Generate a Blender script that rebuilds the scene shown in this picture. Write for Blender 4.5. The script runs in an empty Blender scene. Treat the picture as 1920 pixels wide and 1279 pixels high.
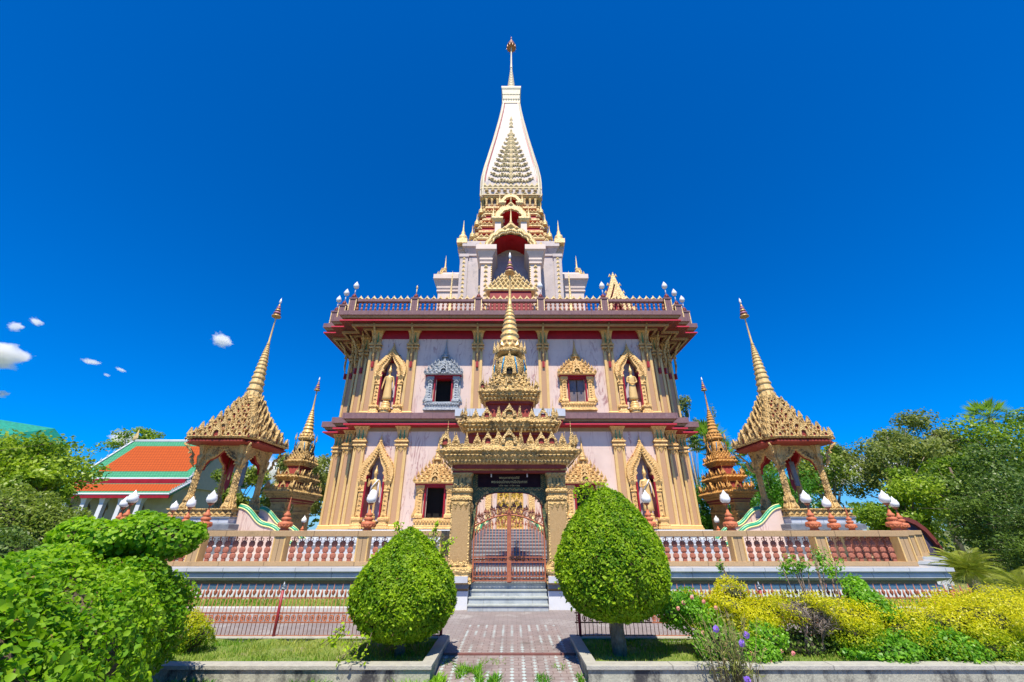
import bpy, math, random
import numpy as np
from mathutils import Matrix, Vector
R = math.radians
sc = bpy.context.scene
# ------------------------------------------------------------------ camera, sky, sun, exposure
cd = bpy.data.cameras.new('camera'); cam = bpy.data.objects.new('camera', cd)
sc.collection.objects.link(cam); sc.camera = cam
cd.sensor_width = 36; cd.lens = 750/1920*36; cd.clip_start = .05; cd.clip_end = 6000
cam.location = (0, 0, 1.8); cam.rotation_euler = (R(90+25.36), 0, 0)
SUN_EL, SUN_AZ = R(61.5), R(-3)          # behind the camera, a little to the left
w = bpy.data.worlds.new('World'); sc.world = w; w.use_nodes = True
nt = w.node_tree; nt.nodes.clear()
N = nt.nodes.new; L = nt.links.new
out = N('ShaderNodeOutputWorld'); bg = N('ShaderNodeBackground'); sky = N('ShaderNodeTexSky')
sky.sky_type = 'NISHITA'; sky.sun_disc = False; sky.sun_elevation = SUN_EL; sky.sun_rotation = R(180)+SUN_AZ
sky.air_density = 1.0; sky.dust_density = .3; sky.ozone_density = 3.0
hs = N('ShaderNodeHueSaturation'); hs.inputs['Saturation'].default_value = 1.22
gm = N('ShaderNodeGamma'); gm.inputs[1].default_value = 1.0
tm = N('ShaderNodeMix'); tm.data_type = 'RGBA'; tm.blend_type = 'MULTIPLY'; tm.inputs[0].default_value = 1; tm.inputs[7].default_value = (.46, .77, 1.28, 1)
L(sky.outputs[0], gm.inputs[0]); L(gm.outputs[0], tm.inputs[6]); L(tm.outputs[2], hs.inputs['Color']); L(hs.outputs[0], bg.inputs[0])
bg.inputs[1].default_value = .085; L(bg.outputs[0], out.inputs[0])
sd = bpy.data.lights.new('sun', 'SUN'); sd.energy = 4.5; sd.angle = R(.53); sd.color = (1, .905, .745)
so = bpy.data.objects.new('sun', sd); sc.collection.objects.link(so)
sdir = Vector((math.sin(SUN_AZ)*math.cos(SUN_EL), -math.cos(SUN_AZ)*math.cos(SUN_EL), math.sin(SUN_EL)))
so.rotation_euler = sdir.to_track_quat('Z', 'Y').to_euler(); so.location = (0, -20, 40)
sc.view_settings.view_transform = 'Standard'; sc.view_settings.look = 'None'
sc.view_settings.exposure = .72; sc.view_settings.gamma = 1
sc.cycles.max_bounces = 8; sc.cycles.volume_bounces = 6; sc.cycles.diffuse_bounces = 3; sc.cycles.transparent_max_bounces = 8
random.seed(7); rng = np.random.default_rng(7)

# ------------------------------------------------------------------ materials
def mat(name, c1, c2=None, sc1=3, rough=.6, metal=0, bump=0, bsc=20, c3=None, sc3=1, k3=.5, kind='noise', spec=.4, bkind='noise', lo=.35, hi=.65, vscale=(1,1,1)):
    m = bpy.data.materials.new(name); m.use_nodes = True; t = m.node_tree; n = t.nodes; l = t.links
    b = n['Principled BSDF']; b.inputs['Roughness'].default_value = rough; b.inputs['Metallic'].default_value = metal
    b.inputs['Specular IOR Level'].default_value = spec
    b.inputs['Base Color'].default_value = (*c1, 1)
    tc = n.new('ShaderNodeTexCoord'); mp = n.new('ShaderNodeMapping'); mp.inputs['Scale'].default_value = vscale
    l.new(tc.outputs['Object'], mp.inputs[0]); co = mp.outputs[0]
    src = None
    if c2:
        tx = n.new('ShaderNodeTexNoise'); tx.inputs['Scale'].default_value = sc1; tx.inputs['Detail'].default_value = 6; tx.inputs['Roughness'].default_value = .65
        l.new(co, tx.inputs['Vector'])
        r = n.new('ShaderNodeValToRGB'); r.color_ramp.elements[0].position = lo; r.color_ramp.elements[1].position = hi
        r.color_ramp.elements[0].color = (*c1, 1); r.color_ramp.elements[1].color = (*c2, 1)
        l.new(tx.outputs['Fac'], r.inputs[0]); src = r.outputs[0]
        if c3:
            t3 = n.new('ShaderNodeTexNoise'); t3.inputs['Scale'].default_value = sc3; t3.inputs['Detail'].default_value = 8; t3.inputs['Roughness'].default_value = .7
            l.new(co, t3.inputs['Vector'])
            r3 = n.new('ShaderNodeValToRGB'); r3.color_ramp.elements[0].position = k3; r3.color_ramp.elements[1].position = k3+.13
            l.new(t3.outputs['Fac'], r3.inputs[0])
            mx = n.new('ShaderNodeMix'); mx.data_type = 'RGBA'; l.new(r3.outputs[0], mx.inputs[0]); l.new(src, mx.inputs[6]); mx.inputs[7].default_value = (*c3, 1); src = mx.outputs[2]
        l.new(src, b.inputs['Base Color'])
    if bump:
        if bkind == 'voronoi':
            bt = n.new('ShaderNodeTexVoronoi'); bo = bt.outputs['Distance']
        else:
            bt = n.new('ShaderNodeTexNoise'); bt.inputs['Detail'].default_value = 4; bo = bt.outputs['Fac']
        bt.inputs['Scale'].default_value = bsc; l.new(co, bt.inputs['Vector'])
        bp = n.new('ShaderNodeBump'); bp.inputs['Strength'].default_value = bump; bp.inputs['Distance'].default_value = .05
        l.new(bo, bp.inputs['Height']); l.new(bp.outputs[0], b.inputs['Normal'])
    return m
def veins(m, col, scale, width, amt, stretch=(1, 1, .35)):
    """marble veins / crack lines over an existing material"""
    t = m.node_tree; n = t.nodes; l = t.links; b = n['Principled BSDF']
    tc = n.new('ShaderNodeTexCoord'); mp = n.new('ShaderNodeMapping'); mp.inputs['Scale'].default_value = stretch
    l.new(tc.outputs['Object'], mp.inputs[0])
    ns = n.new('ShaderNodeTexNoise'); ns.inputs['Scale'].default_value = scale; ns.inputs['Detail'].default_value = 5; ns.inputs['Distortion'].default_value = 1.2
    l.new(mp.outputs[0], ns.inputs['Vector'])
    a = n.new('ShaderNodeMath'); a.operation = 'SUBTRACT'; a.inputs[1].default_value = .5; l.new(ns.outputs['Fac'], a.inputs[0])
    a2 = n.new('ShaderNodeMath'); a2.operation = 'ABSOLUTE'; l.new(a.outputs[0], a2.inputs[0])
    mr = n.new('ShaderNodeMapRange'); mr.inputs[1].default_value = 0; mr.inputs[2].default_value = width; mr.inputs[3].default_value = amt; mr.inputs[4].default_value = 0
    l.new(a2.outputs[0], mr.inputs[0])
    n2 = n.new('ShaderNodeTexNoise'); n2.inputs['Scale'].default_value = scale*.8; l.new(mp.outputs[0], n2.inputs['Vector'])
    r2 = n.new('ShaderNodeMapRange'); r2.inputs[1].default_value = .42; r2.inputs[2].default_value = .6; l.new(n2.outputs['Fac'], r2.inputs[0])
    mu = n.new('ShaderNodeMath'); mu.operation = 'MULTIPLY'; l.new(mr.outputs[0], mu.inputs[0]); l.new(r2.outputs[0], mu.inputs[1])
    mx = n.new('ShaderNodeMix'); mx.data_type = 'RGBA'; mx.inputs[7].default_value = (*col, 1); l.new(mu.outputs[0], mx.inputs[0])
    src = b.inputs['Base Color'].links[0].from_socket if b.inputs['Base Color'].links else None
    if src: l.new(src, mx.inputs[6])
    else: mx.inputs[6].default_value = b.inputs['Base Color'].default_value
    l.new(mx.outputs[2], b.inputs['Base Color']); return m
def joints(m, wd, ht, col=(.12, .1, .1), mort=.006, rot=(0, 0, 0), amt=.6, off=0.5):
    """tile / slab joints laid over an existing material; pattern in the object's x-y after rotation"""
    t = m.node_tree; n = t.nodes; l = t.links; b = n['Principled BSDF']
    tc = n.new('ShaderNodeTexCoord'); mp = n.new('ShaderNodeMapping'); mp.inputs['Rotation'].default_value = rot
    l.new(tc.outputs['Object'], mp.inputs[0])
    br = n.new('ShaderNodeTexBrick'); br.inputs['Scale'].default_value = 1; br.inputs['Brick Width'].default_value = wd; br.inputs['Row Height'].default_value = ht
    br.inputs['Mortar Size'].default_value = mort; br.offset = off
    br.inputs['Color1'].default_value = (0, 0, 0, 1); br.inputs['Color2'].default_value = (.12, .12, .12, 1); br.inputs['Mortar'].default_value = (1, 1, 1, 1)
    l.new(mp.outputs[0], br.inputs['Vector'])
    mu = n.new('ShaderNodeMath'); mu.operation = 'MULTIPLY'; mu.inputs[1].default_value = amt; l.new(br.outputs['Color'], mu.inputs[0])
    mx = n.new('ShaderNodeMix'); mx.data_type = 'RGBA'; mx.inputs[7].default_value = (*col, 1); l.new(mu.outputs[0], mx.inputs[0])
    src = b.inputs['Base Color'].links[0].from_socket if b.inputs['Base Color'].links else None
    if src: l.new(src, mx.inputs[6])
    else: mx.inputs[6].default_value = b.inputs['Base Color'].default_value
    l.new(mx.outputs[2], b.inputs['Base Color']); return m
XZ = (R(90), 0, 0)
gold = mat('gold_paint', (.72, .47, .18), (.60, .36, .13), 2.2, .42, .15, .5, 26, bkind='voronoi', spec=.5)
gold_old = mat('weathered_gold_paint', (.68, .47, .19), (.50, .33, .125), 3.5, .5, .12, .7, 24, (.10, .07, .035), 2.6, .53, bkind='voronoi')
gold_pale = mat('pale_gold_paint', (.80, .62, .31), (.66, .46, .19), 3, .45, .05, .5, 14, bkind='voronoi')
gold_orange = mat('orange_gold_paint', (.62, .33, .09), (.50, .24, .06), 3, .5, .1, .6, 22, (.14, .08, .04), 2.5, .62, bkind='voronoi')
gold_plain = mat('smooth_gold_paint', (.76, .51, .20), (.66, .42, .15), 2, .38, .18, .15, 14)
cream = mat('cream_stucco', (.74, .66, .50), (.64, .56, .42), 4, .6, 0, .3, 14, (.40, .36, .28), 2.5, .64, bkind='voronoi')
marble = joints(veins(mat('pink_marble', (.70, .545, .47), (.62, .475, .405), .8, .28, 0, .02, 3), (.34, .16, .15), 2.2, .026, .95, (1, 1, .22)), 1.6, 2.9, (.5, .4, .4), .008, XZ, .5)
purple = joints(mat('plum_granite', (.25, .145, .14), (.19, .105, .105), 6, .3, 0, .05, 50, (.34, .25, .25), 1.5, .62), 1.2, 5, (.1, .06, .07), .012, XZ, .8)
tanrim = mat('tan_moulding', (.36, .24, .12), (.30, .19, .09), 4, .6)
red = mat('red_paint', (.34, .008, .02), (.25, .006, .014), 3, .45)
redl = mat('pink_red_edge_paint', (.58, .04, .07), (.46, .03, .05), 5, .4)
soffit = mat('painted_soffit', (.20, .025, .02), (.09, .03, .03), 2.2, .6, 0, .2, 10, (.22, .12, .08), 4, .6)
tan = mat('tan_granite', (.50, .30, .165), (.43, .255, .135), 40, .35, 0, .04, 80)
tan2 = joints(mat('speckled_tan_granite', (.50, .34, .18), (.36, .24, .125), 55, .45, 0, .06, 90, (.28, .19, .10), 1.3, .60), 1.3, 50, (.1, .06, .03), .012, XZ, .7, 0)
terra = mat('terracotta', (.56, .17, .075), (.44, .12, .05), 6, .6, 0, .25, 30, (.22, .08, .04), 3, .62)
greym = joints(mat('grey_marble', (.54, .57, .62), (.46, .49, .54), 2, .25, 0, .02, 10, (.66, .68, .70), 1.2, .58), 1.0, 50, (.08, .08, .1), .01, XZ, .6, 0)
darkm = mat('dark_marble', (.13, .15, .18), (.20, .22, .25), 3, .25, 0, .02, 10, (.05, .05, .05), 1.5, .62)
whitewall = mat('white_plaster', (.66, .68, .72), (.58, .61, .66), 1.5, .6, 0, .05, 12, (.40, .38, .34), 2, .68)
whitest = mat('stained_white_stucco', (.52, .45, .44), (.43, .37, .365), .9, .6, 0, .15, 4, (.22, .21, .24), 2.0, .55, vscale=(1, 1, .7))
stepm = joints(mat('grey_step_marble', (.46, .50, .53), (.30, .34, .37), 3.5, .35, 0, .05, 20, (.70, .72, .74), 2, .60), .62, 5, (.2, .2, .2), .008, XZ, .5)
stairm = mat('pale_stair_marble', (.46, .45, .46), (.36, .355, .37), 4, .4, 0, .03, 20)
darkin = mat('unlit_depth_black', (.008, .007, .006), None, rough=.9)  # near-black colour stands in for shade inside openings
tan3 = mat('golden_granite', (.52, .35, .16), (.34, .21, .085), 60, .5, 0, .08, 90, (.40, .28, .13), 3, .55)
red_b = mat('bright_red_paint', (.50, .010, .012), (.40, .008, .01), 2, .5)
stone_tower_red = red_b
deck = joints(mat('deck_tiles', (.50, .46, .42), (.42, .38, .35), 3, .5, 0, .03, 20), .4, .4, (.2, .18, .16), .008, (0, 0, 0), .6, 0)
silver = mat('silver_grey_paint', (.36, .40, .44), (.28, .31, .35), 3, .5, .2, .7, 22, (.55, .58, .60), 4, .58, bkind='voronoi')
glassw = mat('white_glass_globe', (.78, .79, .80), (.70, .72, .74), 3, .18, 0, .05, 8, spec=.6)
rust = mat('rust_painted_iron', (.44, .155, .085), (.32, .10, .05), 14, .55, .1, .15, 60)
dkred = mat('dark_red_painted_post', (.34, .03, .04), (.25, .02, .03), 8, .45)
black = mat('black_marble_plaque', (.020, .008, .012), (.032, .014, .018), 6, .7, spec=.08)
letter = mat('gilt_letters', (.55, .36, .14), None, rough=.4, metal=.4)
greenp = mat('green_glazed_mosaic', (.02, .32, .16), (.015, .22, .12), 6, .3, 0, .2, 20)
dkgreen = mat('dark_green_mosaic', (.06, .10, .065), (.30, .25, .10), 26, .7, 0, .3, 40, lo=.5, hi=.62, spec=.12)
creamrim = mat('cream_yellow_rim', (.76, .70, .30), (.68, .62, .25), 8, .5)
bluem = mat('blue_glass_mosaic', (.02, .30, .55), (.02, .22, .42), 9, .2)
orange = joints(mat('orange_roof_tiles', (.50, .10, .022), (.40, .075, .016), 14, .85, 0, .35, 18, (.28, .06, .02), 7, .62, spec=.1), .26, .19, (.20, .04, .015), .028, (0, 0, 0), .85)
gtile = joints(mat('green_roof_tiles', (.04, .27, .14), (.10, .36, .20), 12, .7, 0, .3, 20, (.02, .14, .08), 9, .56, spec=.15), .26, .19, (.02, .13, .08), .028, (0, 0, 0), .8)
violet = mat('purple_painted_gable', (.10, .085, .16), (.08, .07, .13), 3, .6)
bark = mat('bark', (.20, .15, .11), (.11, .08, .06), 8, .85, 0, .8, 18, (.30, .26, .21), 3, .58)
palebark = mat('pale_bark', (.42, .36, .29), (.27, .22, .17), 7, .85, 0, .7, 16)
greybark = mat('grey_trunk_bark', (.22, .20, .16), (.13, .11, .08), 12, .85, 0, .6, 30)
concrete = mat('aged_concrete', (.40, .40, .32), (.31, .31, .25), 5, .85, 0, .3, 50, (.05, .05, .05), 1.9, .475, vscale=(1, 1, .6))
capc = joints(mat('planter_cap_concrete', (.42, .41, .35), (.34, .33, .29), 8, .75, 0, .2, 50, (.20, .19, .17), 2.4, .62), 2.2, 50, (.1, .1, .09), .01, (0, 0, 0), .6, 0)
soil = mat('soil_and_turf', (.11, .19, .025), (.22, .26, .06), 3, .95, 0, .6, 40, (.30, .25, .15), 1.6, .56)
net = mat('green_shade_net', (.01, .30, .21), (.005, .20, .14), 2, .6, 0, .3, 5)
iron = mat('dark_ornamental_iron', (.06, .03, .03), (.14, .07, .04), 12, .5, .3)
doorgold = mat('gilt_door_relief', (.62, .42, .05), (.09, .035, .02), 16, .4, .3, .8, 30, lo=.48, hi=.56, bkind='voronoi')
curtain = mat('red_lacquer_panel', (.34, .02, .02), (.24, .01, .015), 2, .5)
yellowcl = mat('saffron_cloth', (.70, .45, .05), None, rough=.8)
whitecl = mat('white_cloth', (.72, .72, .74), (.62, .62, .66), 6, .8)
def leafmat(name, c1, c2, trans=.35, rough=.42, spec=.35):
    m = bpy.data.materials.new(name); m.use_nodes = True; t = m.node_tree; n = t.nodes; l = t.links
    b = n['Principled BSDF']; b.inputs['Roughness'].default_value = rough; b.inputs['Specular IOR Level'].default_value = spec
    a = n.new('ShaderNodeAttribute'); a.attribute_name = 'var'
    mx = n.new('ShaderNodeMix'); mx.data_type = 'RGBA'; mx.inputs[6].default_value = (*c1, 1); mx.inputs[7].default_value = (*c2, 1)
    l.new(a.outputs['Fac'], mx.inputs[0]); l.new(mx.outputs[2], b.inputs['Base Color'])
    tr = n.new('ShaderNodeBsdfTranslucent'); g = n.new('ShaderNodeMix'); g.data_type = 'RGBA'; g.blend_type = 'MULTIPLY'; g.inputs[0].default_value = 1
    l.new(mx.outputs[2], g.inputs[6]); g.inputs[7].default_value = (1.35, 1.5, .7, 1); l.new(g.outputs[2], tr.inputs[0])
    ms = n.new('ShaderNodeMixShader'); ms.inputs[0].default_value = trans
    l.new(b.outputs[0], ms.inputs[1]); l.new(tr.outputs[0], ms.inputs[2]); l.new(ms.outputs[0], n['Material Output'].inputs[0]); return m
lf_top = leafmat('clipped_ficus_leaves', (.06, .19, .006), (.38, .54, .015), .4, .5, .25)
lf_hedge = leafmat('broad_hedge_leaves', (.05, .20, .006), (.34, .54, .02), .4, .5, .25)
lf_dead = leafmat('dry_brown_leaves', (.16, .08, .035), (.36, .24, .10), .2, .8, .1)
lf_bush = leafmat('dull_bush_leaves', (.08, .14, .015), (.26, .34, .04))
lf_tree = leafmat('bright_tree_leaves', (.08, .18, .012), (.36, .48, .03))
lf_tree2 = leafmat('mid_green_tree_leaves', (.08, .16, .02), (.30, .36, .05))
lf_dark = leafmat('dark_evergreen_leaves', (.035, .085, .012), (.16, .25, .03), .25)
lf_conif = leafmat('fresh_green_weeping_leaves', (.03, .13, .008), (.13, .34, .02), .3)
lf_olive = leafmat('olive_dry_leaves', (.12, .17, .035), (.32, .36, .09))
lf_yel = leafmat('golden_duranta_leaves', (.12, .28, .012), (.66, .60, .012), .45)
lf_grn = leafmat('green_shrub_leaves', (.05, .22, .012), (.28, .52, .03), .4)
lf_palm = leafmat('palm_fronds', (.08, .20, .03), (.30, .44, .08), .35)
lf_sago = leafmat('yellow_green_fronds', (.16, .22, .02), (.44, .46, .06), .3)
lf_gras = leafmat('grass_blades', (.10, .27, .012), (.40, .44, .10), .35, .7, .1)
pet_pink = leafmat('pink_petals', (.72, .20, .20), (.80, .45, .36), .2, .7)
pet_vio = leafmat('violet_petals', (.22, .10, .62), (.36, .22, .80), .3, .7)

# ------------------------------------------------------------------ mesh kit
class MB:
    def __init__(s): s.v = []; s.f = []; s.mi = []; s.sm = []; s.M = None
    def add(s, vs, fs, m=0, smooth=False):
        o = len(s.v)
        if s.M is not None: vs = [tuple(s.M @ Vector(p)) for p in vs]
        s.v += [tuple(p) for p in vs]; s.f += [[o+i for i in f] for f in fs]
        s.mi += [m]*len(fs); s.sm += [smooth]*len(fs)
    def box(s, x0, x1, y0, y1, z0, z1, m=0):
        s.add([(x0,y0,z0),(x1,y0,z0),(x1,y1,z0),(x0,y1,z0),(x0,y0,z1),(x1,y0,z1),(x1,y1,z1),(x0,y1,z1)],
              [(0,3,2,1),(4,5,6,7),(0,1,5,4),(1,2,6,5),(2,3,7,6),(3,0,4,7)], m)
    def loft(s, rings, m=0, smooth=False, c0=True, c1=True, ms=None):
        n = len(rings[0]); vs = [p for r in rings for p in r]
        for k in range(len(rings)-1):
            fs = [(k*n+i, k*n+(i+1) % n, (k+1)*n+(i+1) % n, (k+1)*n+i) for i in range(n)]
            if k == 0: s.add(vs, fs, ms[k] if ms else m, smooth); base = len(s.v)-len(vs)
            else:
                s.f += [[base+i for i in f] for f in fs]; s.mi += [ms[k] if ms else m]*len(fs); s.sm += [smooth]*len(fs)
        if c0: s.f.append([base+i for i in reversed(range(n))]); s.mi.append(ms[0] if ms else m); s.sm.append(False)
        if c1: s.f.append([base+(len(rings)-1)*n+i for i in range(n)]); s.mi.append(ms[-1] if ms else m); s.sm.append(False)
    def lathe(s, cx, cy, prof, n=14, m=0, smooth=True, rot=0, sx=1, sy=1, ms=None):
        s.loft([[(cx+math.cos(rot+2*math.pi*i/n)*r*sx, cy+math.sin(rot+2*math.pi*i/n)*r*sy, z) for i in range(n)] for r, z in prof], m, smooth, ms=ms)
    def sq(s, cx, cy, prof, m=0, d=0, n=0, ms=None):     # prof (hx,hy,z), redented corners
        s.loft([[(cx+x, cy+y, z) for x, y in foot(hx, hy, d*min(hx, hy), n)] for hx, hy, z in prof], m, ms=ms)
    def extr(s, poly, y0, y1, m=0):                      # polygon in xz, extruded along y
        n = len(poly)
        s.add([(x, y0, z) for x, z in poly]+[(x, y1, z) for x, z in poly],
              [tuple(range(n)), tuple(reversed(range(n, 2*n)))]+[((i+1) % n, i, n+i, n+(i+1) % n) for i in range(n)], m)
    def band(s, A, B, y0, y1, m=0, closed=False):        # strip between two outlines in xz, thick in y
        n = len(A); vs = [(x, y0, z) for x, z in A]+[(x, y0, z) for x, z in B]+[(x, y1, z) for x, z in A]+[(x, y1, z) for x, z in B]
        fs = []
        for i in range(n if closed else n-1):
            j = (i+1) % n
            fs += [(i, j, n+j, n+i), (2*n+i, 3*n+i, 3*n+j, 2*n+j), (i, 2*n+i, 2*n+j, j), (n+i, n+j, 3*n+j, 3*n+i)]
        if not closed: fs += [(0, n, 3*n, 2*n), (n-1, 3*n-1, 4*n-1, 2*n-1)]
        s.add(vs, fs, m)
    def tube(s, pts, rad, n=6, m=0, smooth=True):
        pts = [Vector(p) for p in pts]; rings = []
        if not hasattr(rad, '__len__'): rad = [rad]*len(pts)
        up = Vector((.13, .31, .94)).normalized()
        for i, p in enumerate(pts):
            d = (pts[min(i+1, len(pts)-1)]-pts[max(i-1, 0)]).normalized()
            a = d.cross(up)
            if a.length < .05: a = d.cross(Vector((1, 0, 0)))
            a.normalize(); b = d.cross(a)
            rings.append([tuple(p+(a*math.cos(2*math.pi*k/n)+b*math.sin(2*math.pi*k/n))*rad[i]) for k in range(n)])
        s.loft(rings, m, smooth)
    def fix(s, x, y, z, w, h, a=0, m=0, t=.35, lean=0):  # antefix: pointed, ridged leaf standing on its base, facing angle a
        O = [(-.5, 0), (-.52, .2), (-.36, .42), (-.15, .7), (0, 1), (.15, .7), (.36, .42), (.52, .2), (.5, 0)]
        ca, sa = math.cos(a), math.sin(a)
        def T(u, d, q): d -= lean*q; return (x+(u*ca-d*sa)*w, y+(u*sa+d*ca)*w, z+q*h)
        vs = [T(u, 0, q) for u, q in O]+[T(0, -t, .32), T(0, t*.6, .32)]
        s.add(vs, [(i, i+1, 9) for i in range(8)]+[(i+1, i, 10) for i in range(8)]+[(8, 0, 9), (0, 8, 10)], m)
    def kudu(s, x, y, z, w, h, a=0, m=0, mi=1, ti=.16):  # little arched niche gable
        M0 = s.M; T = Matrix.Translation((x, y, z)) @ Matrix.Rotation(a, 4, 'Z')
        s.M = (M0 @ T) if M0 is not None else T
        A = ogee(w*.5, h); B = [(-w*.29, 0), (-w*.29, h*.10), (-w*.29, h*.2)]+[(-w*.29*math.cos(math.pi*q/10), h*.26+w*.29*math.sin(math.pi*q/10)) for q in range(11)]+[(w*.29, h*.2), (w*.29, h*.10), (w*.29, 0)]
        s.band(A, B, -w*ti, w*ti, m); s.box(-w*.26, w*.26, w*.02, w*.1, 0, h*.38, mi)
        s.fix(-w*.52, 0, 0, w*.22, h*.5, 0, m); s.fix(w*.52, 0, 0, w*.22, h*.5, 0, m)
        s.M = M0
    def stupa(s, x, y, z, r, h, m=0, n=8):
        s.lathe(x, y, [(r, z), (r*1.05, z+h*.06), (r*.7, z+h*.12), (r*.95, z+h*.2), (r*.8, z+h*.3), (r*.35, z+h*.38), (r*.42, z+h*.44), (r*.2, z+h*.55), (r*.1, z+h*.8), (0.004, z+h)], n, m)
    def row(s, x0, y0, x1, y1, z, n, w, h, a, m=0, kinds='f', lean=0, ends=True):
        for i in range(n):
            t = (i+(0 if ends else .5))/max(1, (n-1 if ends else n)); x = x0+(x1-x0)*t; y = y0+(y1-y0)*t; k = kinds[i % len(kinds)]
            if k == 'f': s.fix(x, y, z, w, h, a, m, lean=lean)
            elif k == 's': s.stupa(x, y, z, w*.32, h*1.15, m, 6)
            elif k == 'k': s.kudu(x, y, z, w*1.25, h*1.1, a, m)
            elif k == 't': s.fix(x, y, z, w*.55, h*1.1, a, m)
    def build(s, name, mats, parent=None, bevel=0):
        me = bpy.data.meshes.new(name); me.from_pydata(s.v, [], s.f)
        for q in (mats if isinstance(mats, (list, tuple)) else [mats]): me.materials.append(q)
        me.polygons.foreach_set('material_index', s.mi); me.polygons.foreach_set('use_smooth', s.sm); me.update()
        o = bpy.data.objects.new(name, me); sc.collection.objects.link(o); adopt(o, parent)
        if bevel:
            b = o.modifiers.new('bevel', 'BEVEL'); b.width = bevel; b.segments = 2; b.limit_method = 'ANGLE'
        return o
def foot(hx, hy, d=0, n=0):
    q = []
    if n == 0: q = [(hx, hy)]
    else:
        q = [(hx, hy-n*d)]
        for i in range(1, n+1): q += [(hx-i*d, hy-(n-i+1)*d), (hx-i*d, hy-(n-i)*d)]
    P = list(q); P += [(-x, y) for x, y in reversed(q)]; P += [(-x, -y) for x, y in q]; P += [(x, -y) for x, y in reversed(q)]
    return P
def ogee(w, h, b=1.0, foil=0, n=0):
    O = [(1, 0), (1.04*b, .14), (1.0*b, .28), (.84, .42), (.60, .56), (.36, .70), (.17, .84), (.05, .94), (0, 1)]
    return [(-x*w, z*h) for x, z in O]+[(x*w, z*h) for x, z in reversed(O[:-1])]
def foilarch(w, h, base=0, lobes=5):
    pts = []
    for i in range(lobes):
        for j in range(5):
            a = math.pi*(1-(i+j/5)/lobes); r = 1-.07*(1-math.sin(math.pi*j/5))
            pts.append((w*r*math.cos(a), base+h*r*math.sin(a)))
    pts.append((w*.93, base)); return pts
def prop(o, label=None, cat=None, group=None, kind=None):
    if label: o['label'] = label
    if cat: o['category'] = cat
    if group: o['group'] = group
    if kind: o['kind'] = kind
    return o
def thing(name, label, cat, loc=(0, 0, 0), rz=0, group=None):
    o = bpy.data.objects.new(name, None); sc.collection.objects.link(o); o.location = loc; o.rotation_euler = (0, 0, rz); o.empty_display_size = .3
    return prop(o, label, cat, group)
def struct(o): o['kind'] = 'structure'; return o
CH = {}
def kids(o): return CH.get(o.name, [])
def adopt(c, p):
    c.parent = p
    if p is not None: CH.setdefault(p.name, []).append(c)
    return c
def dup(o, parent=None, label=None, loc=None, rz=None):
    c = o.copy(); sc.collection.objects.link(c); adopt(c, parent)
    if label: c['label'] = label
    if loc is not None: c.location = loc
    if rz is not None: c.rotation_euler = (0, 0, rz)
    for k in kids(o): dup(k, c)
    return c
# ---- leaves by numpy
def leafmesh(name, P, Nn, size, m, parent=None, asp=.6, jit=.7, shape='d', up=0., var=None, wild=.25):
    n = len(P); P = np.asarray(P, float); Nn = np.asarray(Nn, float)
    Nn = Nn+rng.normal(0, jit, (n, 3))+np.array([0, 0, up]); Nn /= np.linalg.norm(Nn, axis=1)[:, None]+1e-9
    T = rng.normal(0, 1, (n, 3)); T -= (T*Nn).sum(1)[:, None]*Nn; T /= np.linalg.norm(T, axis=1)[:, None]+1e-9
    B = np.cross(Nn, T); s = (size*(1+rng.normal(0, wild, n)).clip(.4, 1.8))[:, None] if np.isscalar(size) else size[:, None]
    if shape == 'd':
        V = np.stack([P-T*s*.5, P+B*s*asp*.5, P+T*s*.5, P-B*s*asp*.5], 1); k = 4; F = [[0, 1, 2, 3]]
    else:   # six-point leaf folded on the midrib
        r = Nn*s*.10
        V = np.stack([P-T*s*.5, P-T*s*.15+B*s*asp*.5+r, P+T*s*.2+B*s*asp*.42+r, P+T*s*.55-r*.8, P+T*s*.2-B*s*asp*.42+r, P-T*s*.15-B*s*asp*.5+r], 1); k = 6; F = [[0, 1, 2, 3], [0, 3, 4, 5]]
    nf = len(F); idx = (np.arange(n)[:, None, None]*k+np.array(F)[None]).reshape(-1)
    me = bpy.data.meshes.new(name); me.vertices.add(n*k); me.vertices.foreach_set('co', V.reshape(-1).astype(np.float32))
    me.loops.add(n*nf*4); me.loops.foreach_set('vertex_index', idx.astype(np.int32))
    me.polygons.add(n*nf); me.polygons.foreach_set('loop_start', (np.arange(n*nf)*4).astype(np.int32)); me.polygons.foreach_set('loop_total', np.full(n*nf, 4, np.int32))
    a = me.attributes.new('var', 'FLOAT', 'POINT'); vv = rng.random(n)**1.3 if var is None else np.clip(var+rng.normal(0, .18, n), 0, 1)
    a.data.foreach_set('value', np.repeat(vv, k).astype(np.float32)); me.materials.append(m); me.update(calc_edges=True)
    o = bpy.data.objects.new(name, me); sc.collection.objects.link(o); adopt(o, parent); return o
def shell(c, r, n, lo=.82, hi=1.04, keep=None):
    D = rng.normal(0, 1, (n, 3)); D /= np.linalg.norm(D, axis=1)[:, None]; r = np.array(r, float)
    q = rng.uniform(lo, hi, n)[:, None]; P = np.array(c)+D*r*q; Nn = D/r; Nn /= np.linalg.norm(Nn, axis=1)[:, None]; return P, Nn
def blobs(cl, dens, lo=.8, hi=1.05, cull=.8):
    Ps, Ns, Vs = [], [], []
    for i, (c, r) in enumerate(cl):
        n = int(dens*4*math.pi*((r[0]*r[1]+r[1]*r[2]+r[0]*r[2])/3)); P, Nn = shell(c, r, max(n, 8), lo, hi)
        k = np.ones(len(P), bool)
        for j, (c2, r2) in enumerate(cl):
            if j != i: k &= (((P-np.array(c2))/np.array(r2))**2).sum(1) > cull**2
        Ps.append(P[k]); Ns.append(Nn[k]); Vs.append(np.full(k.sum(), random.uniform(.2, .8)))
    return np.concatenate(Ps), np.concatenate(Ns), np.concatenate(Vs)
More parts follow.
